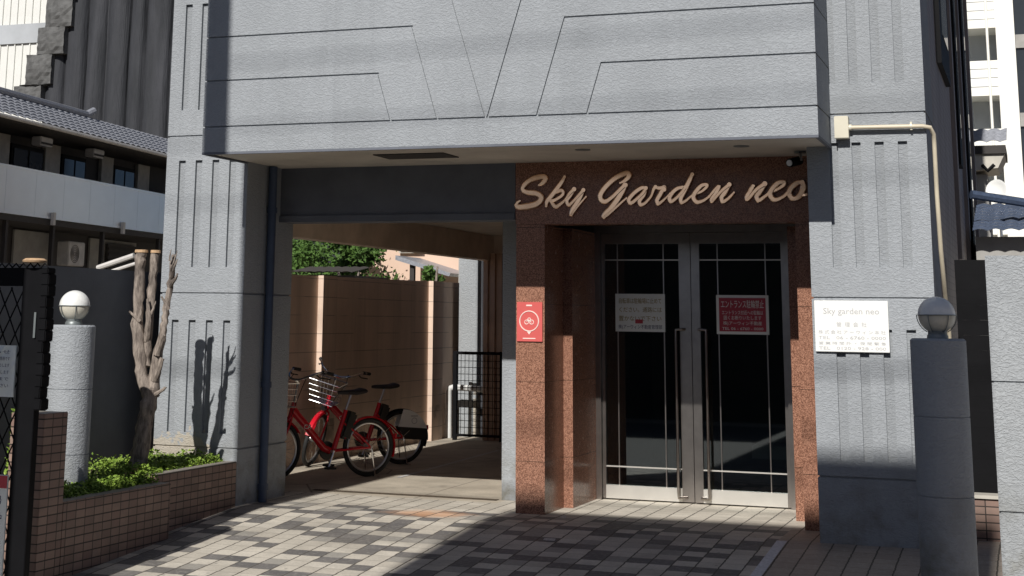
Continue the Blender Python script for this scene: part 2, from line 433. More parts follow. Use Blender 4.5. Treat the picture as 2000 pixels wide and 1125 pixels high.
m.add([(-3.50,11.42,gz(11.42)+.004),(-3.41,11.42,gz(11.42)+.004),(-3.66,12.6,.004),(-3.70,12.6,.004)], [(0,1,2,3)])
structure(m.build('reflected_light_streak', 'paint_and_glint'))  # streak of reflected sunlight painted on as a pale sheet
m = MB(); m.box(-6.3,-4.52,13.36,13.44,.003,.006); structure(m.build('floor_drain_joint', 'earth'))

# ------------------------------------------------------------------ apartment building
B = thing('apartment_building', (-3.9, 12.6, 0), 'grey rough plaster apartment building with brown granite entrance and open passage below', 'building')
ZT = 12.0
FL = [(.58,1.516),(1.965,2.893),(3.34,4.30),(4.75,5.7),(6.1,7.1)]
GR = [.462, 1.742, 3.108, 4.52, 5.9]
def grid_front(m, x0, x1, z0, z1, Y, holes, d):
    xs = sorted({x0, x1} | {h[0] for h in holes} | {h[1] for h in holes}); zs = sorted({z0, z1} | {h[2] for h in holes} | {h[3] for h in holes})
    def hole(a, b, c, e):
        return any(h[0] <= a+1e-6 and b <= h[1]+1e-6 and h[2] <= c+1e-6 and e <= h[3]+1e-6 for h in holes)
    for i in range(len(xs)-1):
        for j in range(len(zs)-1):
            a, b, c, e = xs[i], xs[i+1], zs[j], zs[j+1]
            if not hole(a, b, c, e): m.add([(a,Y,c),(b,Y,c),(b,Y,e),(a,Y,e)], [(0,1,2,3)])
    for a, b, c, e in holes:
        D = Y+d
        m.add([(a,Y,c),(b,Y,c),(b,Y,e),(a,Y,e),(a,D,c),(b,D,c),(b,D,e),(a,D,e)], [(4,5,6,7),(0,4,7,3),(1,2,6,5),(3,7,6,2),(0,1,5,4)])
def pillar(x0, x1, fx, Y0=11.95, Y1=12.87):
    m = MB(); g = .008; zb = [-.3]+GR+[ZT]
    for i in range(len(zb)-1):
        a = zb[i]+(g if i else 0); b = zb[i+1]-(g if i < len(zb)-2 else 0)
        hs = [(u, u+.067, c, e) for u in fx for c, e in FL if a < c and e < b]
        grid_front(m, x0, x1, a, b, Y0, hs, .028)
        m.add([(x0,Y0,a),(x1,Y0,a),(x1,Y1,a),(x0,Y1,a),(x0,Y0,b),(x1,Y0,b),(x1,Y1,b),(x0,Y1,b)], [(0,3,2,1),(4,5,6,7),(1,2,6,5),(2,3,7,6),(3,0,4,7)])
        if i: m.box(x0+.012, x1-.012, Y0+.012, Y1-.012, a-2*g-.001, a+.001)
    return m
def shade_flutes(o):
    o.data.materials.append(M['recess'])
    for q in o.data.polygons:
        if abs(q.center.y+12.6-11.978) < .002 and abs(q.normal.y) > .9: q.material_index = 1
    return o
lp = pillar(-7.14, -6.33, [-7.015, -6.848, -6.68, -6.512]).build('pillar', 'plaster', B); shade_flutes(lp); lp['label'] = 'fluted pillar left of the bicycle passage'
rp = pillar(-1.57, -.695, [-1.405, -1.238, -1.07, -.902]).build('pillar', 'plaster', B); shade_flutes(rp); rp['label'] = 'fluted pillar right of the glass doors'
# projecting bay above
def inset(poly, d):
    n = len(poly); out = []
    ar = sum(poly[i][0]*poly[(i+1) % n][1]-poly[(i+1) % n][0]*poly[i][1] for i in range(n)); sg = 1 if ar > 0 else -1
    for i in range(n):
        p0, p1, p2 = Vector(poly[i-1]), Vector(poly[i]), Vector(poly[(i+1) % n])
        a = (p1-p0).normalized(); b = (p2-p1).normalized()
        na = Vector((-a.y, a.x))*sg; nb = Vector((-b.y, b.x))*sg
        k = na+nb; k = k/ k.dot(na) if abs(k.dot(na)) > 1e-6 else na
        out.append(tuple(p1+k*d))
    return out
CX, Y0 = -3.885, 11.2
XL, XR = -6.365, -1.385
Z0, Z1, Z2, Z3, Z4, Z5 = 2.872, 3.08, 3.463, 3.83, 4.2, 5.6
sl = .30
def vx(off, z, s): return CX+s*(off+sl*(z-Z1)*(1))
m = MB(); dpt = .014
W1, W2 = .405, .80
wl = sl
def P(off, z, s): # groove running outward from base offset; leans outward going up for the V, inward for the brackets
    return CX+s*off
polys = [[(XL,Z0),(XR,Z0),(XR,Z1),(XL,Z1)]]
def vpt(z): return sl*(z-Z1)
for s, X in ((-1, XL), (1, XR)):
    a1 = CX+s*W2; a1t = CX+s*(W2+sl*(Z2-Z1))
    b1 = CX+s*W1; b1t = CX+s*(W1+sl*(Z3-Z1))
    v0 = CX+s*.008; vt = CX+s*(.008+sl*(Z5-Z1)*1.0)
    polys.append([(X,Z1),(a1,Z1),(a1t,Z2),(X,Z2)])
    polys.append([(X,Z2),(a1t,Z2),(a1,Z1),(b1,Z1),(b1t,Z3),(X,Z3)])
    polys.append([(X,Z3),(b1t,Z3),(b1,Z1),(v0,Z1),(vt,Z5),(X,Z5)])
polys.append([(CX-.008,Z1),(CX+.008,Z1),(CX+.008+sl*(Z5-Z1),Z5),(CX-.008-sl*(Z5-Z1),Z5)])
polys.append([(XL,Z5),(XR,Z5),(XR,ZT),(XL,ZT)])
for p in polys:
    q = inset(p, .0065)
    # keep outer silhouette flush
    q = [(XL if abs(x-XL) < .012 else XR if abs(x-XR) < .012 else x, Z0 if abs(z-Z0) < .012 else z) for x, z in q]
    m.prism(q, Y0, Y0+dpt, 'y')
m.box(XL, XR, Y0+dpt, 12.9, Z5, ZT)
zz = [Z0, Z1, Z2, Z3, 4.2, 4.56, Z5]
m.box(XL+.012, XR-.012, Y0+dpt-.0005, 11.96, Z0+.02, Z5)
for i in range(len(zz)-1):
    a = zz[i]+(.0065 if i else 0); b = zz[i+1]-.0065
    m.box(XR-.0119, XR, Y0+dpt+.0002, 11.949, a, b); m.box(XL, XL+.0119, Y0+dpt+.0002, 11.949, a, b)
m.box(XL+.1, XR-.1, 11.96, 12.9, Z0+.02, Z5)
bay = m.build('projecting_bay', 'plaster', B)
m = MB(); m.box(XL+.03, XR-.03, 11.22, 12.62, Z0-.004, Z0+.018); sf = m.build('soffit', 'soffit', B)
m = MB(); m.box(XL, XR, 11.2, 11.225, Z0-.02, Z0); m.box(XR-.025, XR, 11.225, 12.0, Z0-.02, Z0); m.box(XL, XL+.025, 11.225, 12.0, Z0-.02, Z0)
m.build('drip_edge', 'dark_lintel', B)
m = MB(); m.box(-5.02,-4.40,11.64,12.0,Z0-.012,Z0-.005); g = m.build('vent_grille', 'housedark', sf)
for x, y in ((-3.26,11.71),(-2.03,11.76)):
    m = MB(); m.lathe([(.06,0),(.06,-.006),(.045,-.008)], (x,y,Z0-.004), 20); m.build('downlight', 'lampmetal', sf)
# lintel over passage, walls
m = MB(); m.box(-6.33,-4.105,12.6,12.85,2.385,2.868); m.build('lintel', 'dark_lintel', B)
m = MB(); m.box(-6.33,-4.105,12.58,12.6,2.385,2.44); m.build('lintel_trim', 'dark_lintel', B)
m = MB(); m.box(-4.50,-4.1,13.45,13.7,-.05,2.62); m.build('concrete_pier', 'plaster', B)
m = MB(); m.box(-4.48,-4.3,13.7,19.9,-.05,2.62); m.build('passage_wall', 'beige', B)
# granite cladding
def gbox(name, *a):
    return MB().box(*a).build(name, 'granite', B)
gbox('granite_pier', -4.095,-3.845,12.6,13.15,-.05,2.343)
gbox('granite_jamb', -4.0,-3.762,13.15,13.9,-.05,2.343)
gbox('granite_pier', -1.765,-1.572,12.6,13.15,-.05,2.343)
gbox('granite_jamb', -2.0+.09,-1.6,13.15,13.9,-.05,2.343)
sb = gbox('granite_sign_band', -4.1,-1.572,12.595,12.8,2.345,2.868)
MB().box(-4.05,-1.6,12.8,14.05,2.42,2.6).build('porch_ceiling', 'housedark', B)
# lobby
m = MB(); m.box(-4.2,-1.2,18.0,18.1,0,2.6); m.box(-4.3,-4.2,14.1,18.1,0,2.6); m.box(-1.2,-1.1,14.1,18.1,0,2.6); m.box(-4.3,-1.1,14.06,18.1,2.42,2.6)
m.build('lobby_wall', 'lobby', B)
MB().box(-4.2,-1.2,14.05,18.0,-.02,.004).build('lobby_floor', 'lobby', B)
MB().box(-2.6,-1.9,15.2,15.6,.3,.42).build('lobby_strip', 'apartshade', B)  # raised pale strip behind the right door
# doors
m = MB(); m.box(-3.775,-3.715,13.9,14.02,0,2.41); m.box(-2.055,-2.0+.085,13.9,14.02,0,2.41); m.box(-3.715,-2.055,13.9,14.02,2.345,2.41)
m.build('door_frame', 'steel', B)
def door(x0, x1, hx, sgn):
    d = thing('glass_door', (x0, 13.97, 0), None, None); d.parent = B; d.location = Vector((x0, 13.97, 0))-B.location
    del_keys = [k for k in ('label', 'category') if k in d]
    st = .095 if sgn > 0 else .03
    l = .03 if sgn > 0 else .075; r = .105 if sgn > 0 else .03
    m = MB(); m.box(x0, x0+l, 13.94, 13.99, .012, 2.34); m.box(x1-r, x1, 13.94, 13.99, .012, 2.34); m.box(x0+l, x1-r, 13.94, 13.99, 2.245, 2.34)
    m.build('door_leaf_frame', 'steel', d)
    m = MB(); m.box(x0+l, x1-r, 13.935, 13.985, .012, .125); m.build('kick_rail', 'steel_lit', d)
    m = MB(); m.box(x0+l, x1-r, 13.962, 13.97, .125, 2.245); m.build('glass_pane', 'glass', d)
    for x in hx: MB().box(x-.005, x+.005, 13.955, 13.961, .125, 2.245).build('glazing_bar', 'steel', d)
    for z in (.285, 2.1): MB().box(x0+l, x1-r, 13.952, 13.9545, z-.006, z+.006).build('glazing_bar', 'steel_lit', d)
    hxx = x1-r-.022 if sgn > 0 else x0+l+.062
    ix = x1-.06 if sgn > 0 else x0+.06
    m = MB(); m.tube([(ix,13.94,1.49),(ix-sgn*.02,13.885,1.49),(hxx,13.875,1.485),(hxx,13.875,1.44),(hxx,13.875,.10),(hxx,13.88,.05),(ix,13.935,.05)], .012, 10)
    m.build('pull_handle', 'steel', d, True)
    return d
d1 = door(-3.712,-2.892,(-3.565,-3.14),1)
d2 = door(-2.886,-2.058,(-2.65,-2.227),-1)
# passage ceiling and beams
MB().box(-7.0,-4.48,12.87,20.3,2.66,2.9).build('passage_ceiling', 'soffit', B)
MB().box(-7.0,-6.82,12.88,20.0,2.33,2.66).build('passage_beam', 'passpaint', B)
MB().box(-7.0,-4.48,20.0,20.3,2.42,2.66).build('passage_beam', 'passpaint', B)
MB().box(-7.42,-7.15,20.3,20.8,-.05,5).build('rear_pillar', 'plaster2', B)
MB().box(-7.15,-6.90,20.45,20.8,-.05,5).build('shaded_pillar_strip', 'darkwall', B)  # shaded part of the rear pillar, shade put into a dark panel
m = MB()
for i in range(24):
    x = -6.9+i*.1; m.box(x, x+.06, 19.82, 19.86, 0, 2.42)
m.box(-6.9,-4.5,19.86,19.9,0,2.42); m.build('ribbed_shutter', 'beige', B)
# main volume and side wall
MB().box(-7.0,-.72,12.9,20.2,2.92,ZT).build('upper_wall', 'plaster', B)
m = MB(); m.box(-1.6,-.70,12.87,22.0,-.3,ZT); m.build('side_wall', 'sidewall', B)
for y0, y1, z0, z1 in ((14.0,15.5,3.8,6.5),(17.0,17.5,3.2,9),(19.3,20.2,2.2,9)):
    w = MB().box(-.72,-.655,y0,y1,z0,z1).build('side_window', 'black', B)
    MB().box(-.66,-.648,y0+.3,y1-.3,z0+.3,z1-.3).build('window_pane', 'darkglass', w)
for y in (16.2, 18.4, 21.5): MB().box(-.70,-.66,y,y+.25,-.2,ZT).build('side_rib', 'sidewall', B)

# ------------------------------------------------------------------ sign lettering (brush script), traced strokes
def cr(pts, n=7):
    out = []; P_ = [pts[0]]+pts+[pts[-1]]
    for i in range(1, len(P_)-2):
        for k in range(n):
            t = k/n; a, b, c, d = P_[i-1], P_[i], P_[i+1], P_[i+2]
            out.append(tuple(.5*((2*b[j])+(c[j]-a[j])*t+(2*a[j]-5*b[j]+4*c[j]-d[j])*t*t+(3*b[j]-a[j]-3*c[j]+d[j])*t**3) for j in range(len(b))))
    out.append(pts[-1]); return out
SK = [ # crop 1: x,y,width in sixths of a pixel
 [(375,240,14),(420,215,42),(465,165,62),(445,130,62),(380,128,58),(270,160,52),(180,225,52),(150,290,50),(200,330,52),(330,350,62),(400,395,66),(395,450,70),(330,500,72),(210,525,72),(100,530,60),(62,510,46),(80,470,30),(115,448,12)],
 [(728,135,26),(700,190,44),(620,300,56),(540,400,56),(490,460,50),(478,525,22)],
 [(505,435,20),(590,355,34),(665,318,40),(705,330,36),(700,380,36),(620,435,34),(545,460,34)],
 [(545,460,34),(575,510,44),(615,535,42),(690,490,34),(740,440,20),(800,360,36),(860,305,44)],
 [(860,305,44),(800,400,44),(762,450,44),(768,500,40),(800,510,36),(860,455,30),(930,380,34),(985,320,40)],
 [(985,320,30),(950,400,48),(890,500,60),(840,580,56),(818,650,40),(850,610,26),(930,510,22),(1020,410,12)],
 [(1478,235,14),(1545,205,44),(1595,150,58),(1580,110,56),(1520,120,56),(1400,180,60),(1280,290,60),(1215,390,62),(1225,460,58),(1290,475,50),(1380,415,44),(1470,330,44),(1540,265,46)],
 [(1550,265,44),(1500,360,66),(1430,470,70),(1350,570,62),(1280,640,62),(1255,685,46),(1320,645,34),(1420,560,28),(1500,490,22),(1560,440,14)],
 [(1815,310,34),(1760,310,46),(1680,360,48),(1610,430,50),(1590,480,46),(1625,505,44),(1700,450,38),(1780,375,38),(1815,320,30)],
 [(1820,310,34),(1790,400,46),(1735,475,48),(1740,525,44),(1790,520,36),(1850,465,26),(1895,400,24),(1920,330,36),(1945,300,36)],
 [(1945,300,30),(1990,315,40),(2050,310,44),(2055,335,44)],
]
SK2 = [ # crop 2 (x offset 290px right of crop 1)
 [(120,310,46),(70,400,52),(30,470,50),(40,520,44),(90,495,30),(150,440,16),(200,390,14)],
 [(360,315,34),(300,325,44),(230,380,48),(190,450,50),(210,495,46),(270,460,36),(350,380,34),(400,310,34)],
 [(490,145,36),(450,230,52),(390,350,56),(340,450,50),(345,510,42),(400,490,30),(460,440,22),(520,395,22)],
 [(515,400,26),(600,375,28),(670,315,34),(670,285,40),(600,300,46),(520,390,52),(500,460,52),(550,510,46),(630,490,34),(700,440,20)],
 [(700,440,20),(770,360,34),(830,310,44),(790,390,42),(735,470,46),(735,505,36),(770,465,30),(860,370,34),(960,290,42)],
 [(960,290,42),(910,380,50),(860,450,50),(870,510,44),(930,480,34),(1015,395,14)],
 [(1180,430,24),(1220,360,36),(1265,305,40),(1220,380,44),(1180,440,46),(1175,490,40),(1215,455,32),(1300,360,38),(1405,290,48)],
 [(1405,290,48),(1350,380,54),(1300,450,54),(1320,505,46),(1390,460,32),(1450,410,22)],
 [(1470,400,26),(1560,365,30),(1635,310,36),(1640,275,42),(1560,290,50),(1480,380,56),(1470,455,56),(1530,500,46),(1620,465,32),(1690,400,24)],
 [(1860,285,40),(1800,290,48),(1730,350,54),(1700,430,56),(1730,480,52),(1790,485,50),(1850,420,56),(1880,340,60),(1865,285,46)],
 [(1840,430,24),(1880,445,28),(1910,440,20)],
]
def to_plane(px, py):  # fixed perspective-free mapping fitted on the band: 232.6 px per metre across, 252 px per metre down
    X = -4.106+(px-1005)/236.0*.0+ (px-1005)*.0042715
    Z = 2.4895+(405-py)*.00415+(px-1005)*.0000165*1.0
    return X, Z
m = MB(); off = 0
for S, ox in ((SK, 1000.0), (SK2, 1290.0)):
    for st in S:
        pts = cr([(float(a), float(b), float(c)) for a, b, c in st], 5); off += 1
        o = len(m.v); n = len(pts); PP = []
        for x, y, w in pts:
            X, Z = to_plane(ox+x/6.667, 325+y/6.667); PP.append((X, Z, (w*1.2+9)/6.667*.0042*.5))
        seg = 10; dd = .012
        for i, (X, Z, r) in enumerate(PP):
            a = PP[max(i-1, 0)]; b = PP[min(i+1, n-1)]; dx, dz = b[0]-a[0], b[1]-a[1]; L = math.hypot(dx, dz) or 1
            nx, nz = -dz/L, dx/L
            yb = 12.585-.0006*off-.0025*i/n
            for k in range(seg):
                t = 2*math.pi*k/seg; c_, s_ = math.cos(t), math.sin(t)
                # superellipse: flat face with soft edges
                cc = math.copysign(abs(c_)**.4, c_); ss = math.copysign(abs(s_)**.25, s_)
                m.v.append((X+nx*r*cc, yb-dd*ss, Z+nz*r*cc))
        for i in range(n-1):
            for k in range(seg):
                k2 = (k+1) % seg; m.f.append((o+i*seg+k, o+i*seg+k2, o+(i+1)*seg+k2, o+(i+1)*seg+k))
        for idx in (0, n-1):   # round ends
            X, Z, r = PP[idx]; yb = 12.585-.0006*off-.0025*idx/n-.0003
            m.add([(X+r*.97*math.cos(q*math.pi/6), yb-dd+.0002, Z+r*.97*math.sin(q*math.pi/6)) for q in range(12)]+[(X+r*.97*math.cos(q*math.pi/6), yb+dd, Z+r*.97*math.sin(q*math.pi/6)) for q in range(12)],
                  [tuple(range(12)), tuple(range(23, 11, -1))]+[(q, (q+1) % 12, (q+1) % 12+12, q+12) for q in range(12)])
L = m.build('sign_lettering', 'copper', None)
tag(L, 'copper brush script lettering reading Sky Garden neo above the glass doors', 'sign')

# ------------------------------------------------------------------ signs and notices
T = thing('name_plate', (-1.286, 11.93, 1.35), 'white rectangular management notice board on the right pillar', 'sign')
MB().box(-1.55,-1.023,11.925,11.948,1.352,1.722).build('board', 'signwhite', T, bevel=.002)
ls = [("Sky garden neo", .062, 1.625, .40), ("管  理  会  社", .036, 1.536, .215), ("株 式 会 社 ア ー ウ ィ ン 本 社", .030, 1.483, .48),
      ("TEL   06 - 6760 - 0000", .032, 1.443, .48), ("営 業 時 間 外 ・ 夜 間 緊 急", .024, 1.405, .48), ("TEL   0120 - 928 - 000", .030, 1.368, .48)]
join(*[text_mb(s, sz, -1.286, z, 11.9242, width=w, depth=.0005) for s, sz, z, w in ls]).build('lettering', 'print', T)
T = thing('poster', (-3.35, 13.93, 1.46), 'white laminated notice with yellow and navy text on the left glass door', 'poster')
MB().box(-3.583,-3.127,13.938,13.942,1.462,1.797).build('sheet', 'paper', T)
join(text_mb("自転車は駐輪場に止めて", .052, -3.355, 1.715, 13.9372, width=.39, depth=.0004), text_mb("ください。通路には", .05, -3.355, 1.638, 13.9372, width=.39, depth=.0004)).build('lettering', 'printyel', T)
join(text_mb("置かないで下さい", .05, -3.355, 1.56, 13.9372, width=.39, depth=.0004)).build('lettering', 'printyel', T)
join(text_mb("株)アーウィン不動産管理部", .04, -3.355, 1.49, 13.9372, width=.40, depth=.0004)).build('lettering', 'printdark', T)
MB().box(-3.40,-3.33,13.9365,13.9376,1.535,1.57).build('red_mark', 'printred', T)
T = thing('poster', (-2.43, 13.93, 1.455), 'red framed no parking notice on the right glass door', 'poster')
MB().box(-2.665,-2.205,13.938,13.942,1.452,1.792).build('sheet', 'paper', T)
MB().box(-2.64,-2.23,13.9355,13.9378,1.477,1.767).build('red_panel', 'posterred', T)
join(text_mb("エントランス駐輪禁止", .075, -2.435, 1.685, 13.935, width=.375, depth=.0004),
     text_mb("エントランス付近への駐輪は", .04, -2.435, 1.625, 13.935, width=.36, depth=.0004), text_mb("固くお断りいたします", .04, -2.435, 1.58, 13.935, width=.33, depth=.0004),
     text_mb("株)アーウィン不動産", .036, -2.435, 1.535, 13.935, width=.34, depth=.0004), text_mb("TEL 06 - 6760 - 0000", .034, -2.435, 1.49, 13.935, width=.36, depth=.0004)).build('lettering', 'paper', T)
T = thing('cycle_share_sign', (-3.97, 12.59, 1.375), 'red upright sign with white ring and bicycle mark on the granite pier', 'sign')
MB().box(-4.083,-3.861,12.585,12.598,1.377,1.70).build('board', 'redsign', T, bevel=.001)
m = MB(); cx, cz, r = -3.975, 1.543, .082
m.ring((cx,12.5845,cz), r, .0052, (0,1,0), 48, 6)
m.prism([(cx-.018,cz-r-.003),(cx+.018,cz-r-.003),(cx,cz-r-.028)], 12.582, 12.585, 'y')
for dx, dz, rr in ((-.022,-.008,.017),(.022,-.008,.017),(0,.014,.012)): m.ring((cx+dx,12.5845,cz+dz), rr, .0036, (0,1,0), 20, 5)
m.tube([(cx-.022,12.583,cz-.008),(cx-.006,12.583,cz+.014),(cx+.012,12.583,cz-.006),(cx+.022,12.583,cz-.008)], .003, 5)
m.box(cx-.025,cx+.025,12.582,12.585,1.666,1.678); m.box(cx-.055,cx+.055,12.582,12.585,1.398,1.406)
m.build('ring_mark', 'pink', T)

# security camera
T = thing('security_camera', (-1.66, 12.2, 2.86), 'small dome security camera hanging under the soffit corner', 'camera')
MB().lathe([(.045,0),(.045,-.015)], (-1.66,12.25,2.868), 16).build('mount', 'lampmetal', T)
MB().tube([(-1.66,12.25,2.86),(-1.65,12.22,2.80),(-1.68,12.2,2.79)], .012, 8).build('arm', 'alu', T, True)
MB().tube([(-1.67,12.27,2.80),(-1.72,12.10,2.765)], .034, 14).build('housing', 'black', T, True)
MB().tube([(-1.7205,12.098,2.7645),(-1.723,12.09,2.763)], .024, 14).build('lens', 'alu', T, True)

# pipes
T = thing('drainpipe', (-6.30, 12.35, 0), 'dark blue grey drainpipe running down beside the left pillar', 'drainpipe')
MB().tube([(-6.285,12.35,0),(-6.285,12.35,2.86)], .038, 14).build('pipe', 'blue', T, True)
for z in (.1, .95, 2.45):
    m = MB(); m.lathe([(.046,0),(.046,.05)], (-6.285,12.35,z), 14); m.box(-6.33,-6.28,12.335,12.365,z,z+.04); m.build('pipe_clamp', 'blue', T)
T = thing('conduit', (-1.30, 11.9, 2.9), 'cream conduit pipe from a white junction box round the right pillar corner', 'pipe')
MB().box(-1.349,-1.246,11.86,11.948,2.917,3.084).build('junction_box', 'cream', T, bevel=.004)
m = MB(); arc = [(-.72+.10*math.sin(t), 11.905+.10*(1-math.cos(t)), 2.995-.0*t) for t in (0, .4, .8, 1.2, 1.5)]
m.tube([(-1.246,11.905,3.0),(-1.0,11.905,2.998)]+arc[:1]+[(-.665,11.92,2.985),(-.645,11.97,2.94),(-.645,12.0,2.85),(-.645,12.0,2.5),(-.64,12.05,2.1),(-.64,12.3,1.8),(-.64,12.6,1.55),(-.64,12.7,1.0),(-.64,12.7,0)], .0165, 10)
m.build('pipe', 'creampipe', T, True)
m = MB()
m.tube([(-1.246,11.905,3.0),(-1.225,11.905,3.0)], .024, 10); m.build('pipe_socket', 'cream', T, True); m = MB(); m.tube([(-.805,11.905,2.998),(-.79,11.905,2.998)], .022, 10); m.box(-.805,-.79,11.90,11.95,2.97,3.03)
m.build('pipe_clamp', 'cream', T)

# ------------------------------------------------------------------ lamp bollards
def bollard(x, y, zb, label):
    T = thing('lamp_bollard', (x, y, zb), label, 'lamp', 'round plaster bollards with globe lamps')
    m = MB(); g = .0035; r = .162; prof = [(r, zb)]
    for z in (.565, 1.02): prof += [(r, z-g), (r-.005, z-g*.6), (r-.005, z+g*.6), (r, z+g)]
    prof += [(r, 1.462), (r-.012, 1.474)]
    m.lathe(prof, (x, y, 0), 48); col = m.build('column', 'plaster', T, True)
    zc = 1.612; rg = .111
    MB().lathe([(.062,1.474),(.062,1.49),(.055,1.50),(.058,1.535)], (x,y,0), 24).build('lamp_neck', 'lampmetal', T, True)
    up = [(rg*math.cos(a), rg*math.sin(a)) for a in [R(q) for q in range(0, 86, 7)]]+[(.002, rg)]
    MB().lathe(up, (x,y,zc), 36).build('globe_top', 'globe', T, True)
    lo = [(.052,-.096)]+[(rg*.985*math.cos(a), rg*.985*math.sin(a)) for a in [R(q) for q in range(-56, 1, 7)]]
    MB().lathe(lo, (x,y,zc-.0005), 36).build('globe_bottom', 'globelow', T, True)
    m = MB(); m.ring((x,y,zc), rg+.003, .0032, (0,0,1), 40, 6)
    for k in range(6):
        a = k*math.pi/3+.15
        m.tube([(x+(rg+.006)*math.cos(t)*math.cos(a), y+(rg+.006)*math.cos(t)*math.sin(a), zc+(rg+.004)*math.sin(t)) for t in [R(q) for q in range(0, -61, -10)]], .003, 6)
    m.build('wire_guard', 'lampmetal', T, True)
    return T
bollard(-6.61, 9.86, .25, 'grey plaster bollard with white globe lamp in the planter')
bollard(-.575, 10.0, -.25, 'shaded grey plaster bollard with globe lamp before the right pillar')
# right gate pier
m = MB(); z0 = -.3
for a, b in ((-.3,.439),(.451,1.209),(1.221,1.985)): m.box(-.292,.55,10.4,10.95,a,b)
m.box(-.28,.54,10.412,10.94,-.2,1.97)
tag(m.build('gate_pier', 'plaster2', None), 'sunlit pale grey plaster gate pier at the right edge', 'pier')

# ------------------------------------------------------------------ planter, walls, tree
T = thing('planter', (-6.3, 10.5, 0), 'brown tiled planter wall below the left bollard', 'planter')
MB().box(-6.33,-6.2,9.25,10.66,-.35,.312).build('tiled_front', 'tile', T, bevel=.004)
MB().box(-6.45,-6.331,10.661,11.948,-.3,.362).build('tiled_rear', 'tile', T, bevel=.004)
MB().box(-7.36,-6.331,9.25,10.66,-.3,.26).build('soil', 'earth', T)
MB().box(-7.36,-6.451,10.66,11.947,-.3,.30).build('soil', 'earth', T)
T = thing('tiled_pier', (-6.33, 9.08, 0), 'low brown tiled pier beside the black gate', 'pier')
MB().box(-6.46,-6.198,8.97,9.245,-.4,.90).build('shaft', 'tile', T, bevel=.004)
m = MB(); m.box(-7.55,-7.4,8.4,14.6,-.4,1.93); tag(m.build('boundary_wall', 'darkwall', None), 'dark grey boundary wall behind the bollard and bare tree', 'wall')
T = thing('block_wall', (-7.6, 18, 0), 'beige block wall along the left side of the bicycle passage', 'wall')
m = MB(); m.prism([(14.62,-.1),(24,-.1),(24,2.08),(14.62,1.995)], -7.66, -7.5, 'x'); m.build('wall', 'block', T)
for y in (15.93, 19.35): MB().box(-7.5,-7.435,y,y+.38,-.1,2.0+.009*(y-14.6)).build('pilaster', 'block', T)

def limb(m, pts, rs, seg=12, wob=.012):
    P_ = cr([tuple(p)+(r,) for p, r in zip(pts, rs)], 6)
    q = []
    for i, (x, y, z, r) in enumerate(P_):
        q.append((x+random.uniform(-wob, wob)*.5, y+random.uniform(-wob, wob)*.5, z))
    o = len(m.v); m.tube(q, [p[3]*random.uniform(.9, 1.12) for p in P_], seg)
    for i in range(o, len(m.v)):
        v = m.v[i]; m.v[i] = tuple(c+random.uniform(-.2, .2)*rs[0]*.35 for c in v)
YT = 10.93
T = thing('pollarded_tree', (-6.66, YT, .28), 'bare pollarded tree with stripped bark in the planter', 'tree')
m = MB(); limb(m, [(-6.67,YT,.25),(-6.65,YT,.45),(-6.62,YT,.68),(-6.58,YT,.90),(-6.59,YT,1.0)], [.088,.07,.062,.058,.05], 14); m.build('trunk', 'bark', T, True)
for pts, rs in (([(-6.59,YT,.92),(-6.67,YT,1.12),(-6.72,YT,1.4),(-6.73,YT,1.65),(-6.735,YT,1.88),(-6.725,YT,2.05)], [.056,.048,.045,.043,.042,.046]),
                ([(-6.57,YT+.02,.93),(-6.56,YT+.03,1.15),(-6.52,YT+.04,1.4),(-6.50,YT+.05,1.6),(-6.475,YT+.05,1.8),(-6.465,YT+.05,1.98)], [.052,.04,.032,.027,.024,.02]),
                ([(-6.66,YT+.04,1.15),(-6.655,YT+.05,1.45),(-6.645,YT+.06,1.8),(-6.635,YT+.07,2.05)], [.040,.036,.032,.034])):
    m = MB(); limb(m, pts, rs, 12); m.build('branch', 'bark', T, True)
for p, r in (((-6.725,YT,2.045),.054),((-6.635,YT+.07,2.045),.042)):
    m = MB(); m.lathe([(r,0),(r*.96,.022)], p, 14); m.build('sawn_end', 'cutwood', T)
m = MB()
for pts, rs in (([(-6.45,YT,1.9),(-6.40,YT-.02,2.0),(-6.385,YT-.02,2.06)], [.008,.006,.003]), ([(-6.465,YT,1.98),(-6.44,YT-.02,2.07)], [.008,.003]), ([(-6.69,YT-.03,1.5),(-6.78,YT-.05,1.58)], [.016,.008]), ([(-6.66,YT+.03,1.35),(-6.62,YT-.01,1.5),(-6.64,YT-.01,1.68)], [.026,.022,.008]), ([(-6.63,YT,1.52),(-6.59,YT,1.6),(-6.57,YT,1.66)], [.014,.01,.004]),
                ([(-6.54,YT,1.25),(-6.47,YT-.03,1.40)], [.03,.016]), ([(-6.55,YT,1.05),(-6.47,YT-.03,1.22)], [.032,.02]), ([(-6.57,YT,.92),(-6.47,YT-.02,.97),(-6.43,YT-.02,1.0)], [.02,.014,.01]),
                ([(-6.47,YT+.04,1.83),(-6.42,YT,1.92),(-6.38,YT-.02,1.99)], [.016,.011,.005]), ([(-6.465,YT+.04,1.85),(-6.40,YT,1.96)], [.012,.004]),
                ([(-6.47,YT+.04,1.78),(-6.40,YT,1.84),(-6.385,YT,1.88)], [.018,.012,.007]), ([(-6.48,YT+.05,1.6),(-6.52,YT,1.7)], [.016,.006]), ([(-6.46,YT+.05,1.95),(-6.46,YT+.05,2.03)], [.017,.015])):
    limb(m, pts, rs, 7, .004)
m.build('twig', 'bark', T, True)
T = MB(); limb(T, [(-6.68,10.25,.30),(-6.62,10.45,.33),(-6.56,10.62,.36),(-6.52,10.7,.40)], [.018,.02,.018,.024], 8, .01)
tag(T.build('fallen_branch', 'cutwood', None, True), 'pale broken branch lying in the planter greenery', 'branch')
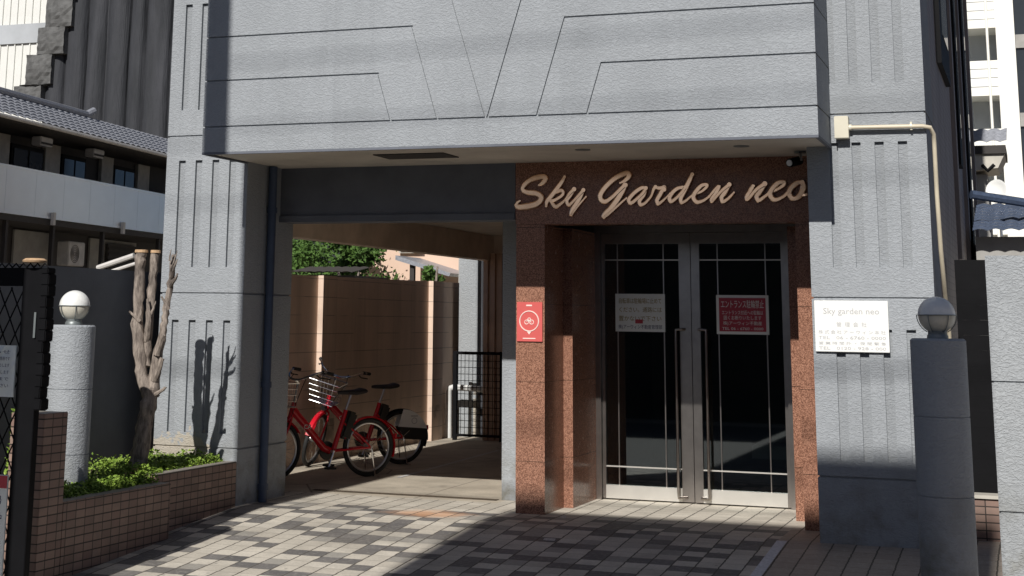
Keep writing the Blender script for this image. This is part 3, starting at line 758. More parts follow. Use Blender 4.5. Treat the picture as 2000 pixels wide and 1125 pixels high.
# ground cover
def leaves(m, n, fn, s0, s1, flat=.5):
    for _ in range(n):
        r = fn()
        if r is None: continue
        p = Vector(r); s = random.uniform(s0, s1)
        nrm = Vector((random.gauss(0, flat), random.gauss(0, flat), 1)).normalized()
        u = nrm.orthogonal().normalized(); u.rotate(Quaternion(nrm, random.uniform(0, 6.28))); w = nrm.cross(u)
        b = p-nrm*s*.15
        o = len(m.v)
        m.v += [tuple(p-u*s), tuple(b-w*s*.6), tuple(p+u*s), tuple(b+w*s*.6), tuple(p+nrm*s*.1)]
        m.f += [(o, o+1, o+4), (o+1, o+2, o+4), (o+2, o+3, o+4), (o+3, o, o+4)]
from mathutils import noise as mn
def gc():
    y = random.uniform(9.3, 11.92); xr = -6.30 if y < 10.66 else -6.43
    x = xr-abs(random.gauss(0, .30)) + (.03 if random.random() < .2 else 0)
    if x < -7.3: return None
    if (x+6.61)**2+(y-9.86)**2 < .165**2: return None
    h = mn.noise(Vector((x*4, y*4, 0)))*.5+.5
    if h < .28 and random.random() < .8: return None
    base = .27 if y < 10.66 else .31
    edge = max(0, min(1, (xr+.03-x)/.08))
    return (x, y, base+random.random()*(.04+.14*h)*edge+.01)
m = MB(); leaves(m, 15000, gc, .008, .020, .7)
def gc2():
    a = random.uniform(0, 6.28); return None
def clump(cx, cy, r, h, n):
    def f():
        a = random.uniform(0, 6.28); q = r*math.sqrt(random.random()); z = h*random.random()
        return (cx+q*math.cos(a)*(1-.4*z/h), cy+q*math.sin(a)*(1-.4*z/h), .28+z)
    leaves(m, n, f, .012, .024, .9)
clump(-6.62, 11.65, .14, .14, 420); clump(-6.85, 10.95, .12, .08, 220); clump(-6.50, 11.75, .10, .12, 260); clump(-6.97, 9.75, .07, .60, 260); clump(-6.44, 10.8, .10, .12, 200); clump(-7.1, 11.3, .18, .12, 200)
tag(m.build('ground_cover', 'leafg', None), 'low green ivy like ground cover filling the planter', 'ground cover', kind='stuff')

# ------------------------------------------------------------------ folding lattice gate
GY = 8.5
T = thing('lattice_gate', (-6.1, GY, -.25), 'black folding lattice gate standing open at the left edge', 'gate')
m = MB(); m.box(-6.10,-5.955,GY,GY+.06,-.26,1.84); m.box(-6.40,-6.10,GY,GY+.06,1.725,1.84); m.box(-6.40,-6.10,GY,GY+.06,-.2,-.1)
m.build('frame', 'black', T, bevel=.003)
m = MB()
zz_ = .955
while zz_ < 1.84:
    k = .012*math.sin(zz_*23)+random.uniform(-.006, .006); m.box(-5.954,-5.897+k*.6,GY-.02,GY+.07,zz_,min(zz_+.07, 1.84)); zz_ += .0705
m.build('folded_stack', 'black', T, bevel=.006)
m = MB()
for i in range(9):
    x = -6.40+i*.055; m.tube([(x,GY-.01,1.842),(x+.027,GY-.01,1.868),(x+.054,GY-.01,1.842)], .005, 6)
m.build('crest', 'black', T)
m = MB(); hs = .062
for i in range(-14, 16):
    for s_ in (-1, 1):
        x0 = -6.25+i*.095; pts = []
        for k in range(0, 90):
            zq = -.1+k*.0204; xq = x0+s_*(zq-.86)*.5
            if -6.40 < xq < -6.101 and zq < 1.725: pts.append((xq, GY+.03+s_*.006, zq))
        if len(pts) > 1: m.tube([pts[0], pts[-1]], .0055, 4)
m.build('lattice', 'black', T)
m = MB(); m.box(-5.99,-5.975,GY-.012,GY-.0005,1.40,1.56); m.build('lock_plate', 'lampmetal', T)
T2 = thing('paper_notice', (-6.25, GY-.02, 1.0), 'crumpled pale paper notice tied to the black lattice gate', 'notice')
m = MB(); k = 8
for a in range(k+1):
    for b_ in range(k+1): m.v.append((-6.42+.31*a/k, GY-.012+.008*mn.noise(Vector((a*.9, b_*.9, 0))), 1.03+.32*b_/k))
for a in range(k):
    for b_ in range(k): q = a*(k+1)+b_; m.f.append((q, q+k+1, q+k+2, q+1))
m.add([(-6.42,GY-.002,1.03),(-6.11,GY-.002,1.03),(-6.11,GY-.002,1.35),(-6.42,GY-.002,1.35)], [(0,1,2,3)])
m.build('sheet', 'paper', T2)
m = join(*[text_mb(t_, .026, -6.27, 1.30-i*.042, GY-.024, width=.25, depth=.0004) for i, t_ in enumerate(("お知らせ", "この駐車場は契約者専用です", "無断駐車は固くお断りします", "発見次第通報いたします", "管理会社まで", "ご連絡ください"))]); m.build('lettering', 'printdark', T2)
T2 = thing('site_sign', (-6.25, GY-.02, -.1), 'white sign with red top band low on the black gate', 'sign')
MB().box(-6.42,-6.103,GY-.02,GY-.008,-.12,.555).build('board', 'paper', T2)
MB().box(-6.42,-6.106,GY-.0235,GY-.0202,.475,.55).build('red_band', 'printred', T2)
m = join(text_mb("駐車場", .06, -6.26, .38, GY-.0215, width=.24, depth=.0004), text_mb("契約受付中", .05, -6.26, .28, GY-.0215, width=.26, depth=.0004), text_mb("06-6760", .045, -6.26, .06, GY-.0215, width=.26, depth=.0004)); m.build('lettering', 'printdark', T2)

# ------------------------------------------------------------------ bicycles
def bicycle(loc, ang, steer, label, panel):
    T = thing('bicycle', loc, label, 'bicycle', 'red share bicycles parked in the passage', rz=ang, local=True)
    T['_local'] = 1
    rw = .285; WB = 1.02
    piv = Vector((.86, 0, .62)); ax = Vector((-.22, 0, .62)).normalized()
    S = Matrix.Translation(piv) @ Matrix.Rotation(steer, 4, ax) @ Matrix.Translation(-piv)
    def wheel(cx, mt):
        w = MB(); w.tube([(cx,-.05,rw),(cx,.05,rw)], .03, 14); w.tube([(cx,-.075,rw),(cx,.075,rw)], .008, 8)
        if mt: w.xf(mt)
        W = w.build('wheel', 'alu', T, True)
        a = MB().ring((cx,0,rw), rw-.022, .022, (0,1,0), 48, 10)
        b = MB().ring((cx,0,rw), rw-.052, .011, (0,1,0), 48, 8)
        c = MB()
        for k in range(28):
            t = k*2*math.pi/28; d = .025*(1 if k % 2 else -1); t2 = t+.5*(1 if k % 4 < 2 else -1)
            c.tube([(cx+.028*math.cos(t2),d,rw+.028*math.sin(t2)),(cx+(rw-.06)*math.cos(t),0,rw+(rw-.06)*math.sin(t))], .0013, 4)
        for mb, nm, mm in ((a,'tyre','rubber'),(b,'rim','alu'),(c,'spokes','chrome')):
            if mt: mb.xf(mt)
            mb.build(nm, mm, W, True)
    wheel(0, None); wheel(WB, S)
    bb = (.43,0,.26); hd0 = (.835,0,.73); hd1 = (.875,0,.58)
    f = MB(); f.tube([(.40,0,.24),(.27,0,.62),(.262,0,.65)], [.027,.022,.022], 12)
    f.tube([(.86,0,.66),(.66,0,.46),(.50,0,.29),(.43,0,.26)], [.035,.036,.036,.034], 12)
    f.tube([hd0, hd1], .026, 12)
    f.tube([(.845,0,.70),(.78,0,.62),(.66,0,.50)], .018, 10)
    for s in (-1, 1):
        f.tube([(.42,s*.03,.26),(.12,s*.06,.28),(0,s*.062,.285)], .011, 8)
        f.tube([(.30,s*.022,.53),(.12,s*.055,.40),(0,s*.062,.285)], .009, 8)
    f.build('frame', 'red', T, True)
    tm = text_mb("CA", .06, .66, 0, 0, depth=.0006)
    tm.xf(Matrix.Translation((.70,.0385,.49)) @ Matrix.Rotation(R(180),4,'Z') @ Matrix.Rotation(R(0),4,'Y') @ Matrix.Translation((-.66,0,-.01))); tm.build('lettering', 'signwhite', T)
    k = MB(); k.tube([(.875,0,.585),(.885,0,.56)], .03, 10)
    for s in (-1, 1): k.tube([(.88,s*.03,.57),(.90,s*.05,.55),(.955,s*.055,.42),(WB,s*.058,rw)], .012, 8)
    k.xf(S); k.build('fork', 'red', T, True)
    # fenders
    def fender(cx, a0, a1, mat, mt, name='fender'):
        q = MB(); n = 22; o = 0
        for i in range(n+1):
            t = R(a0+(a1-a0)*i/n); rr = rw+.018
            for y, dr in ((-.032,-.018),(-.02,0),(.02,0),(.032,-.018)): q.v.append((cx+(rr+dr)*math.cos(t), y, rw+(rr+dr)*math.sin(t)))
        for i in range(n):
            for j in range(3): q.f.append((i*4+j, i*4+j+1, i*4+j+5, i*4+j+4))
        for v in list(q.v): pass
        if mt: q.xf(mt)
        return q.build(name, mat, T, True)
    fender(0, 18, 200, 'red' if not panel else 'black', None); fender(WB, 20, 150, 'red', S)
    # stem, bar, grips, brake levers
    h = MB(); h.tube([(.835,0,.73),(.80,0,.93)], .014, 10); h.tube([(.80,0,.92),(.83,0,.95)], .017, 8)
    bar = [(.66,-.28,1.03),(.70,-.25,1.035),(.80,-.17,.99),(.835,-.07,.955),(.835,.07,.955),(.80,.17,.99),(.70,.25,1.035),(.66,.28,1.03)]
    h.tube([p[:3] for p in cr(bar, 5)], .011, 8); h.xf(S); h.build('handlebar', 'chrome', T, True)
    for s in (-1, 1):
        g = MB(); g.tube([(.70,s*.252,1.036),(.59,s*.295,1.02)], .017, 10); g.xf(S); g.build('grip', 'rubber', T, True)
        g = MB(); g.tube([(.74,s*.22,1.01),(.72,s*.25,.985),(.62,s*.29,.97)], .006, 6); g.xf(S); g.build('brake_lever', 'black', T, True)
    g = MB(); g.tube([(.78,.12,.99),(.84,.14,.90),(.86,.06,.72),(.88,.03,.60)], .004, 5); g.tube([(.78,-.12,.99),(.90,-.14,.86),(.88,-.05,.66)], .004, 5); g.xf(S); g.build('brake_cable', 'black', T)
    # basket
    b = MB(); x0, x1, z0, z1 = .90, 1.16, .70, .93; wb, wt = .13, .175
    def bp(u, v, w):  # u along, v side, w height
        yy = (wb+(wt-wb)*w)*v; xa = x0+.0; xb = x1-.04*(1-w)
        return (xa+(xb-xa)*u, yy, z0+(z1-z0)*w)
    for w in (0, .25, .5, .75, 1):
        r = .0045 if w in (0, 1) else .002
        b.tube([bp(0,-1,w),bp(1,-1,w),bp(1,1,w),bp(0,1,w),bp(0,-1,w)], r, 5)
    for i in range(9):
        u = i/8; b.tube([bp(u,-1,1),bp(u,-1,0),bp(u,1,0),bp(u,1,1)], .002, 4)
    for i in range(9):
        v = -1+i/4; b.tube([bp(0,v,1),bp(0,v,0),bp(1,v,0),bp(1,v,1)], .002, 4)
    b.xf(S); b.build('basket', 'chrome', T)
    b = MB(); b.tube([(.93,0,.62),(.99,0,.62)], .028, 10); b.xf(S); b.build('headlight', 'battery', T, True)
    # saddle
    q = MB(); P_ = [(.30,.02),(.33,.0),(.24,0)]
    sec = [(.355,.012,.018),(.32,.022,.025),(.24,.04,.03),(.16,.085,.035),(.10,.10,.04),(.06,.085,.03)]
    sz = .82
    for x, w, t in sec:
        for a in range(10):
            th = 2*math.pi*a/10; q.v.append((x, w*math.cos(th), sz+t*math.sin(th)*.8+(.012 if x < .15 else 0)))
    for i in range(len(sec)-1):
        for a in range(10): q.f.append((i*10+a, i*10+(a+1) % 10, (i+1)*10+(a+1) % 10, (i+1)*10+a))
    q.f += [tuple(range(9, -1, -1)), tuple((len(sec)-1)*10+a for a in range(10))]
    q.build('saddle', 'saddle', T, True)
    MB().tube([(.262,0,.65),(.205,0,.80)], .013, 10).build('seat_post', 'alu', T, True)
    q = MB(); mt = Matrix.Translation((.235,0,.50)) @ Matrix.Rotation(R(-19),4,'Y'); q.box(-.055,.055,-.045,.045,-.14,.14,mt); q.build('battery_pack', 'battery', T, bevel=.02)
    q = MB(); q.lathe([(.085,-.012),(.09,0),(.085,.012)], (0,0,0), 20); q.xf(Matrix.Translation((.43,-.06,.26)) @ Matrix.Rotation(R(90),4,'X')); q.build('chain_guard', 'battery', T, True)
    q = MB(); q.tube([(.43,-.09,.26),(.43,.09,.26)], .012, 8)
    for s in (-1, 1): q.tube([(.43,s*.085,.26),(.43+s*.06,s*.095,.26-.15)], .009, 8)
    q.build('crank', 'alu', T, True)
    for s in (-1, 1): MB().box(.43+s*.06-.045,.43+s*.06+.045,s*.10-.005 if s > 0 else -.18,.18 if s > 0 else -.095,.10,.12).build('pedal', 'rubber', T)
    q = MB(); q.tube([(0,.075,.285),(-.03,.10,.02),(-.08,.10,.0)], .007, 6); q.tube([(0,-.075,.285),(-.03,-.10,.02),(-.08,-.10,.0)], .007, 6); q.tube([(-.04,.10,.01),(-.04,-.10,.01)], .006, 6); q.tube([(.02,.07,.285),(-.22,.035,.47)], .004, 6); q.build('rear_stand', 'chrome', T, True)
    q = MB(); q.box(-.315,-.30,-.02,.02,.36,.41); q.build('rear_reflector', 'red', T)
    if panel:
        for s in (-1, 1):
            q = MB(); pts = [(.02*math.cos(0)-.01, .37)]
            arc = [(-(rw+.012)*math.cos(R(a)), rw+(rw+.012)*math.sin(R(a))) for a in range(18, 96, 8)]
            poly = arc+[(.06, .40)]
            q.prism(poly, s*.055, s*.058, 'y'); q.build('wheel_cover', 'signwhite', T)
            q = MB(); arc = [(-(rw+.012)*math.cos(R(a)), rw+(rw+.012)*math.sin(R(a))) for a in range(-6, 20, 6)]
            q.prism(arc+[(.05,.40),(-.02,.27)], s*.056, s*.0595, 'y'); q.build('lower_wheel_cover', 'battery', T)
            if s > 0:
                t = MB(); t.ring((-.13,.0592,.46), .03, .0035, (0,1,0), 18, 4); t.box(-.17,-.09,.058,.0595,.505,.515); t.build('cover_mark', 'print', T)
    return T
bicycle((-6.35, 14.76, 0), R(180+52), R(8), 'red share bicycle nearest the driveway with wire basket', False)
bicycle((-6.56, 16.15, 0), R(180+45), R(52), 'red share bicycle behind with white rear wheel cover', True)

# mesh fence gate and white pipe at the passage end
T = thing('mesh_gate', (-6.95, 19.7, 0), 'low black wire mesh gate at the end of the passage', 'gate')
m = MB(); m.box(-7.27,-7.22,19.68,19.73,0,1.14); m.box(-6.62,-6.58,19.68,19.73,0,1.14); m.box(-7.22,-6.62,19.69,19.72,1.10,1.135); m.box(-7.22,-6.62,19.69,19.72,.05,.08); m.build('frame', 'black', T)
m = MB()
for i in range(1, 11): m.tube([(-7.22+i*.055,19.705,.06),(-7.22+i*.055,19.705,1.12)], .004, 4)
for i in range(1, 13): m.tube([(-7.22,19.70,.08+i*.085),(-6.62,19.70,.08+i*.085)], .004, 4)
m.build('mesh', 'black', T)
m = MB(); m.tube([(-7.44,20,.0),(-7.44,20,.60),(-7.42,20,.645),(-7.37,20,.66),(-6.95,20,.64)], .04, 12)
tag(m.build('white_pipe', 'pvc', None, True), 'white pipe bending along the wall beyond the mesh gate', 'pipe')

# ------------------------------------------------------------------ right side gap
T = thing('low_tiled_wall', (-.3, 12.6, 0), 'low tan tiled wall in the gap beside the right bollard', 'wall')
MB().box(-.66,1.5,12.6,12.75,-.1,.30).build('tiled_face', 'tile', T)
MB().box(-.66,1.5,12.58,12.77,.30,.325).build('coping', 'shutter', T)
T = thing('slatted_fence', (0, 14, 0), 'black slatted fence in the dark gap right of the building', 'fence')
m = MB()
for i in range(16): m.box(-.64,.2,14.0,14.03,.1+i*.125,.2245+i*.125)
m.build('slats', 'black', T)
m = MB(); m.box(-.64,-.6,14.03,14.08,0,2.1); m.build('fence_post', 'black', T)
MB().box(.14,.2,14.03,14.08,0,2.1).build('fence_post', 'black', T)

# house with blue tiled roof
def tiled_roof(m, x0, x1, y0, y1, z0, z1, pitch=.27, amp=.03):
    n = max(2, int((x1-x0)/pitch*8)); rows = 10
    o = len(m.v)
    for j in range(rows*2):
        jj = j//2; t = (jj+(j % 2))/rows; y = y0+(y1-y0)*t; z = z0+(z1-z0)*t+(.0 if j % 2 == 0 else -.025)+.02
        for i in range(n+1):
            x = x0+(x1-x0)*i/n; m.v.append((x, y+.0005*j, z+amp*(abs(math.sin(math.pi*(x-x0)/pitch)))))
    for j in range(rows*2-1):
        for i in range(n): a = o+j*(n+1)+i; m.f.append((a, a+1, a+n+2, a+n+1))
T = thing('blue_roof_house', (1, 19, 0), 'low house with dark blue tiled roof behind the gate pier', 'house')
m = MB(); tiled_roof(m, -.62, 4, 18.0, 20.0, 2.55, 3.0, .16, .02); m.build('roof', 'roofblue', T)
m = MB(); m.tube([(-.62,18.3,2.99),(.0,18.6,2.90),(.6,18.9,2.80)], .05, 8); m.build('ridge', 'roofblue', T)
MB().box(-.6,4,18.3,20.5,0,2.52).build('wall', 'housewall', T)
T = thing('eaves_house', (0, 27, 0), 'small house with overhanging tiled eaves below the white apartments', 'house')
m = MB(); tiled_roof(m, -1.6, -.30, 25.6, 27.2, 4.35, 4.75, .2, .03); m.build('roof', 'roof', T)
MB().box(-1.6,-.32,25.65,27.2,4.2,4.33).build('eaves', 'housedark', T)
m = MB(); m.prism([(-1.6,3.85),(-.45,3.98),(-.34,4.2),(-1.6,4.2)], 25.7, 27, 'y'); m.build('eave_underside', 'shutter', T)
MB().box(-1.6,-.62,25.9,27.5,0,3.9).build('wall', 'housewall', T)
m = MB(); m.tube([(-.68,25.65,4.02),(-.6,25.6,3.93),(-.5,25.6,4.02)], .03, 8); m.build('bracket', 'black', T)
T = thing('satellite_dish', (-.47, 25.2, 3.3), 'small white satellite dish on the blue roofed house side', 'dish')
m = MB()
prof = [(.001,.0),(.06,.005),(.12,.02),(.165,.045),(.17,.045),(.12,.012),(.06,-.004),(.001,-.008)]
m.lathe(prof, (0,0,0), 24, False); m.xf(Matrix.Translation((-.47,25.2,3.58)) @ Matrix.Rotation(R(-25),4,'Z') @ Matrix.Rotation(R(78),4,'X')); m.build('dish', 'signwhite', T, True)
MB().tube([(-.47,25.25,3.55),(-.45,25.3,3.2),(-.45,25.3,2.9)], .02, 8).build('mast', 'alu', T)
# white apartment block far right
T = thing('white_apartments', (-2, 62, 0), 'white apartment block with stacked balconies at the right edge', 'building')
MB().box(-6,-1.2+.35,61.2,70,0,30).build('wall', 'apartshade', T)  # recessed wall in grey: balcony shade put into its colour
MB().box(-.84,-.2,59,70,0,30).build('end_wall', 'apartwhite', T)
for k in range(-2, 8):
    z = 11.15+k*2.52
    if z > 0: MB().box(-6,-.85,59.6,59.75,z-1.32,z-.02).build('balcony', 'apartwhite', T); MB().box(-6,-.62,59.75,61.2,z-1.32,z-1.2).build('balcony_floor', 'apartwhite', T)
m = MB()
for k in range(-2, 8):
    z = 11.15+k*2.52
    if z > 0:
        for q in range(1, 4): MB().box(-6,-.86,59.58,59.599,z-1.32+q*.33,z-1.30+q*.33).build('balcony_joint', 'apartshade', T)
MB().tube([(-1.15,59.5,0),(-1.15,59.5,30)], .05, 8).build('downpipe', 'apartwhite', T)
T = thing('glass_tower', (2, 64, 0), 'dark blue glass tower at the far right edge', 'building')
MB().box(-.19,8,60,70,0,35).build('wall', 'darkglass', T)
for k in range(6): MB().box(-.19,8,59.9,60,k*2.9,k*2.9+.5).build('spandrel', 'housewall', T)

# ------------------------------------------------------------------ left neighbour house (local x along the facade, y inward)
H = thing('balcony_house', (-20, 28.5, 0), 'two storey house with long pale balcony and grey tiled roof', 'house', rz=math.atan2(1, -.11))
H['_local'] = 1
m = MB(); m.box(-8,12,-.05,.05,4.53,4.58); m.box(-8,12,-.045,.045,3.58,3.625); m.build('balcony_rail', 'parapet', H)
m = MB()
for i in range(16): m.box(-8+i*1.25, -6.758+i*1.25, -.03, .03, 3.62, 4.55)
m.box(-8, 12, -.018, .018, 3.63, 4.54); m.build('balcony_parapet', 'parapet', H)
MB().box(-8,12,.0,1.3,3.45,3.57).build('balcony_floor', 'housedark', H)
MB().box(-8,12,1.3,6,0,5.75).build('wall', 'housedark', H)
m = MB()
nn = int(20/.3*6); rows = 7
for j in range(rows*2):
    t = (j//2+(j % 2))/rows; y = .0+1.35*t; z = 5.62+.75*t+(0 if j % 2 == 0 else -.03)
    for i in range(nn+1): m.v.append((-8+20*i/nn, y+.0005*j, z+.035*abs(math.sin(math.pi*i*20/nn/.3))))
for j in range(rows*2-1):
    for i in range(nn): a = j*(nn+1)+i; m.f.append((a, a+1, a+nn+2, a+nn+1))
rf = m.build('roof', 'roof', H)
MB().tube([(-8,1.35,6.42),(4.2,1.35,6.42),(4.5,1.3,6.55)], .09, 8).build('ridge', 'roof', rf)
MB().box(-8,12,.03,1.3,5.50,5.60).build('eave_board', 'housedark', H)
MB().tube([(-8,-.03,5.56),(12,-.03,5.56)], .045, 8).build('gutter', 'gutter', H)
for s0, s1 in ((-3.2,-2.6),(-.1,.42),(2.05,2.76),(4.91,5.55),(7.0,7.7)): MB().box(s0,s1,1.2,1.29,3.6,5.46).build('shutter_box', 'shutter', H)
for s0, s1 in ((.55,2.0),(2.9,4.1),(5.6,6.85)):
    w = MB().box(s0,s1,1.22,1.29,3.6,5.3).build('window', 'black', H)
    MB().box(s0+.08,(s0+s1)/2-.04,1.2,1.219,3.7,5.2).build('pane', 'darkglass', w); MB().box((s0+s1)/2+.04,s1-.08,1.2,1.219,3.7,5.2).build('pane', 'darkglass', w)
for s0 in (-1.5, .5, 2.9, 6.0): MB().box(s0,s0+.09,.05,.14,0,3.45).build('post', 'housedark', H)
for s0, s1 in ((-4,-.6),(.95,2.6),(4.6,7.2)): MB().box(s0,s1,1.24,1.29,0,3.4).build('wall_panel', 'housewall', H)
for s0 in (.18, 3.6): 
    MB().box(s0,s0+.10,-.12,-.05,3.45,3.72).build('bracket', 'gutter', H)
m = MB(); m.box(5.4,7.1,1.15,1.22,2.2,3.3)
for i in range(7): m.box(5.4,7.1,1.12,1.15,2.3+i*.14,2.36+i*.14)
m.build('louvre_window', 'housedark', H)
for i, (x, y, z, lab) in enumerate((( -20.9,30.9,2.9,'white air conditioner under the balcony of the neighbouring house'), (-20.75,29.3,5.5,'air conditioner under the roof eave nearest the left edge'), (-21.0,31.8,5.5,'air conditioner under the roof eave nearer the pillar'))):
    A = thing('air_conditioner', (x,y,z-.25), lab, 'air conditioner', 'air conditioners on the neighbouring house', rz=math.atan2(1,-.11))
    if i == 0:
        MB().box(-.4,.4,-.15,.15,0,.55).build('case', 'gutter', A, bevel=.02); m = MB()
        for k in range(1, 6): m.ring((-.1,-.155,.27), .04*k, .006, (0,1,0), 20, 4)
        m.build('fan_grille', 'housedark', A)
    else:
        MB().box(-.28,.28,-.12,.12,0,.2).build('case', 'gutter', A, bevel=.02); MB().box(-.26,.26,-.125,-.121,.03,.08).build('vent', 'housedark', A)
m = MB(); m.box(0,.5,0,.3,0,.2)
m.xf(Matrix.Translation((-21.3,36.6,4.62)) @ Matrix.Rotation(math.atan2(1,-.11),4,'Z')); tag(m.build('blue_bucket_cover', 'bluetarp', None), 'blue tarp bundle on the balcony next to the pillar', 'tarp')
T = thing('gable_lean_to', (-14, 22, 0), 'pale edged lean to roof peeping between the bare tree and dark wall', 'shed')
MB().tube([(-14.35,22,2.30),(-13.67,22,2.50)], .045, 8).build('ridge', 'gutter', T)
MB().tube([(-14.25,22,2.20),(-13.60,22,2.38)], .03, 8).build('gutter', 'gutter', T)
MB().box(-14.3,-13.2,22.1,24,0,2.15).build('wall', 'housedark', T)
m = MB(); m.lathe([(.035,0),(.075,.004),(.08,.015),(.06,.028),(.02,.03)], (-6.02,8.5,1.872), 14)
tag(m.build('pale_cap', 'cutwood', None, True), 'pale rounded cap showing above the black gate', 'ornament')

# netted building and white clad building
T = thing('scaffolded_building', (-31, 52, 0), 'tall building shrouded in black scaffold netting behind the tiled house', 'building')
m = MB(); o = 0; n = 300; x0, x1 = -35.4, -20
for i in range(n+1):
    x = x0+(x1-x0)*i/n; f = ((x-x0)/.92+.25*mn.noise(Vector((x*.8, 0, 0)))) % 1; y = 50-.42*(1-(2*f-1)**2)**.5
    for z in (0, 8, 11, 14, 26): m.v.append((x+.05*mn.noise(Vector((x, z, 1))), y+.12*mn.noise(Vector((x*2, z*.4, 0))), z))
for i in range(n):
    for j in range(4): a = i*5+j; m.f.append((a, a+5, a+6, a+1))
m.build('netting', 'net', T)
MB().box(-35.3,-20,50.3,60,0,26).build('wall', 'housedark', T)
m = MB()
for i in range(17):
    x = -35.4+i*.92; m.tube([(x,49.97,0),(x,49.97,26)], .018, 5)
m.build('scaffold_pole', 'netgrey', T)
for x0, x1, z0, z1 in ((-36.45,-35.2,9.2,10.15),(-36.2,-35.0,10.15,10.2),(-35.95,-34.8,10.2,11.35),(-35.5,-34.3,11.35,12.4),(-35.2,-34.0,12.4,13.5),(-35.1,-33.9,13.5,14.7)):
    m = MB(); k = 8
    for i in range(k+1):
        for j in range(k+1):
            u, v = i/k, j/k; m.v.append((x0+(x1-x0)*u, 49.4-.12*math.sin(math.pi*u)*math.sin(math.pi*v)+random.uniform(-.03,.03), z0+(z1-z0)*v))
    for i in range(k):
        for j in range(k): a = i*(k+1)+j; m.f.append((a, a+k+1, a+k+2, a+1))
    m.add([(x0,49.45,z0),(x1,49.45,z0),(x1,49.45,z1),(x0,49.45,z1),(x0,50.2,z0),(x1,50.2,z0),(x1,50.2,z1),(x0,50.2,z1)], [(0,3,2,1),(4,5,6,7),(0,1,5,4),(1,2,6,5),(2,3,7,6),(3,0,4,7)])
    m.build('net_panel', 'netgrey', T)
T = thing('white_clad_building', (-39, 53, 0), 'building clad in pale ribbed sheets at the top left', 'building')
m = MB(); m.box(-46,-33,52,62,0,26)
for i in range(34): 
    x = -46+i*.36; m.box(x,x+.05,51.94,52.01,0,26)
m.build('wall', 'whitesheet', T)
MB().box(-46,-33,51.9,51.935,12.35,13.15).build('band', 'apartshade', T)

# ------------------------------------------------------------------ scenery behind the passage
def crown(m, c, rx, ry, rz_, n, s0, s1):
    cl = [(random.gauss(0,.45), random.gauss(0,.45), random.gauss(0,.45)) for _ in range(16)]
    for _ in range(n):
        q = random.choice(cl); p = Vector((c[0]+(q[0]+random.gauss(0,.18))*rx, c[1]+(q[1]+random.gauss(0,.18))*ry, c[2]+(q[2]+random.gauss(0,.18))*rz_))
        s = random.uniform(s0, s1); u = Vector((random.gauss(0,1),random.gauss(0,1),random.gauss(0,1))).normalized(); w = u.orthogonal().normalized()
        m.add([p-u*s, p-w*s*.5, p+u*s, p+w*s*.5], [(0,1,2,3)])
for x, y, z, rr, lab in ((-15.1,31.5,2.9,1.0,'leafy tree over the passage wall, nearest the left jamb'),(-13.65,30.5,2.85,.6,'bright green tree over the passage wall beside the peach house'),(-11.5,29.9,2.42,.26,'small round green shrub right of the peach house')):
    T = thing('tree' if rr > .5 else 'shrub', (x,y,0), lab, 'tree' if rr > .5 else 'shrub', 'trees seen over the passage wall')
    m = MB(); m.tube([(x,y,0),(x+.05,y,1.4),(x-.02,y,2.3)], [.12,.08,.03], 8); m.tube([(x,y,1.5),(x+.5*rr,y-.1,2.6)], [.05,.02], 6); m.tube([(x,y,1.7),(x-.45*rr,y,2.6)], [.05,.02], 6); m.build('trunk', 'bark', T, True)
    m = MB(); crown(m, (x,y,z), rr*(1.0 if rr > .3 else .55), rr*.8, rr*(.85 if rr > .3 else .6), int(5200*rr), .03, .07); m.build('crown', 'leaft', T)
T = thing('peach_house', (-12.5, 33, 0), 'peach rendered house with tiled porch seen over the passage wall', 'house')
MB().box(-14.6,-11.9,33,38,0,6).build('wall', 'pinkhouse', T)
MB().box(-16.5,-14.6,34,38,0,2.2).build('low_wall', 'housedark', T)
w = MB().box(-13.5,-12.9,32.9,33,2.86+.15,4.2).build('window', 'shutter', T); MB().box(-13.45,-12.95,32.86,32.899,3.05,4.1).build('pane', 'darkglass', w)
w = MB().box(-12.85,-12.15,32.92,33,3.05,4.2).build('window', 'pinkhouse', T); MB().box(-12.8,-12.2,32.88,32.919,3.1,4.1).build('pane', 'shutter', w)
m = MB(); m.prism([(-13.0,2.80),(-11.75,2.45),(-11.72,2.52),(-13.0,2.90)], 31.5, 33, 'y'); m.build('porch_roof', 'roof', T)
MB().box(-12.7,-12.6,31.6,31.7,0,2.75).build('porch_post', 'housedark', T)
T = thing('grey_shed', (-10.9, 33, 0), 'pale grey sheds and walls right of the shrub behind the passage', 'shed')
MB().box(-11.9,-11.0,34,36,0,3.6).build('wall', 'apartwhite', T); MB().box(-11.35,-10.9,31,32,0,2.95).build('stone_post', 'housewall', T); MB().box(-12.9,-11.5,35.5,36,2.9,3.5).build('roof', 'roof', T)
MB().box(-10.85,-10.3,33,36,0,3.2).build('annex_wall', 'shutter', T); MB().box(-10.83,-10.74,32.9,33,0,2.75).build('yellow_post', 'printyel', T)
T = thing('tiled_outbuilding', (-14, 29, 0), 'dark tiled outbuilding roof just above the passage wall', 'shed')
MB().box(-14.2,-12.95,29.2,31,0,2.40).build('wall', 'housedark', T)
m = MB(); tiled_roof(m, -14.3, -12.9, 28.9, 29.9, 2.44, 2.58, .2, .015); m.build('roof', 'housedark', T)

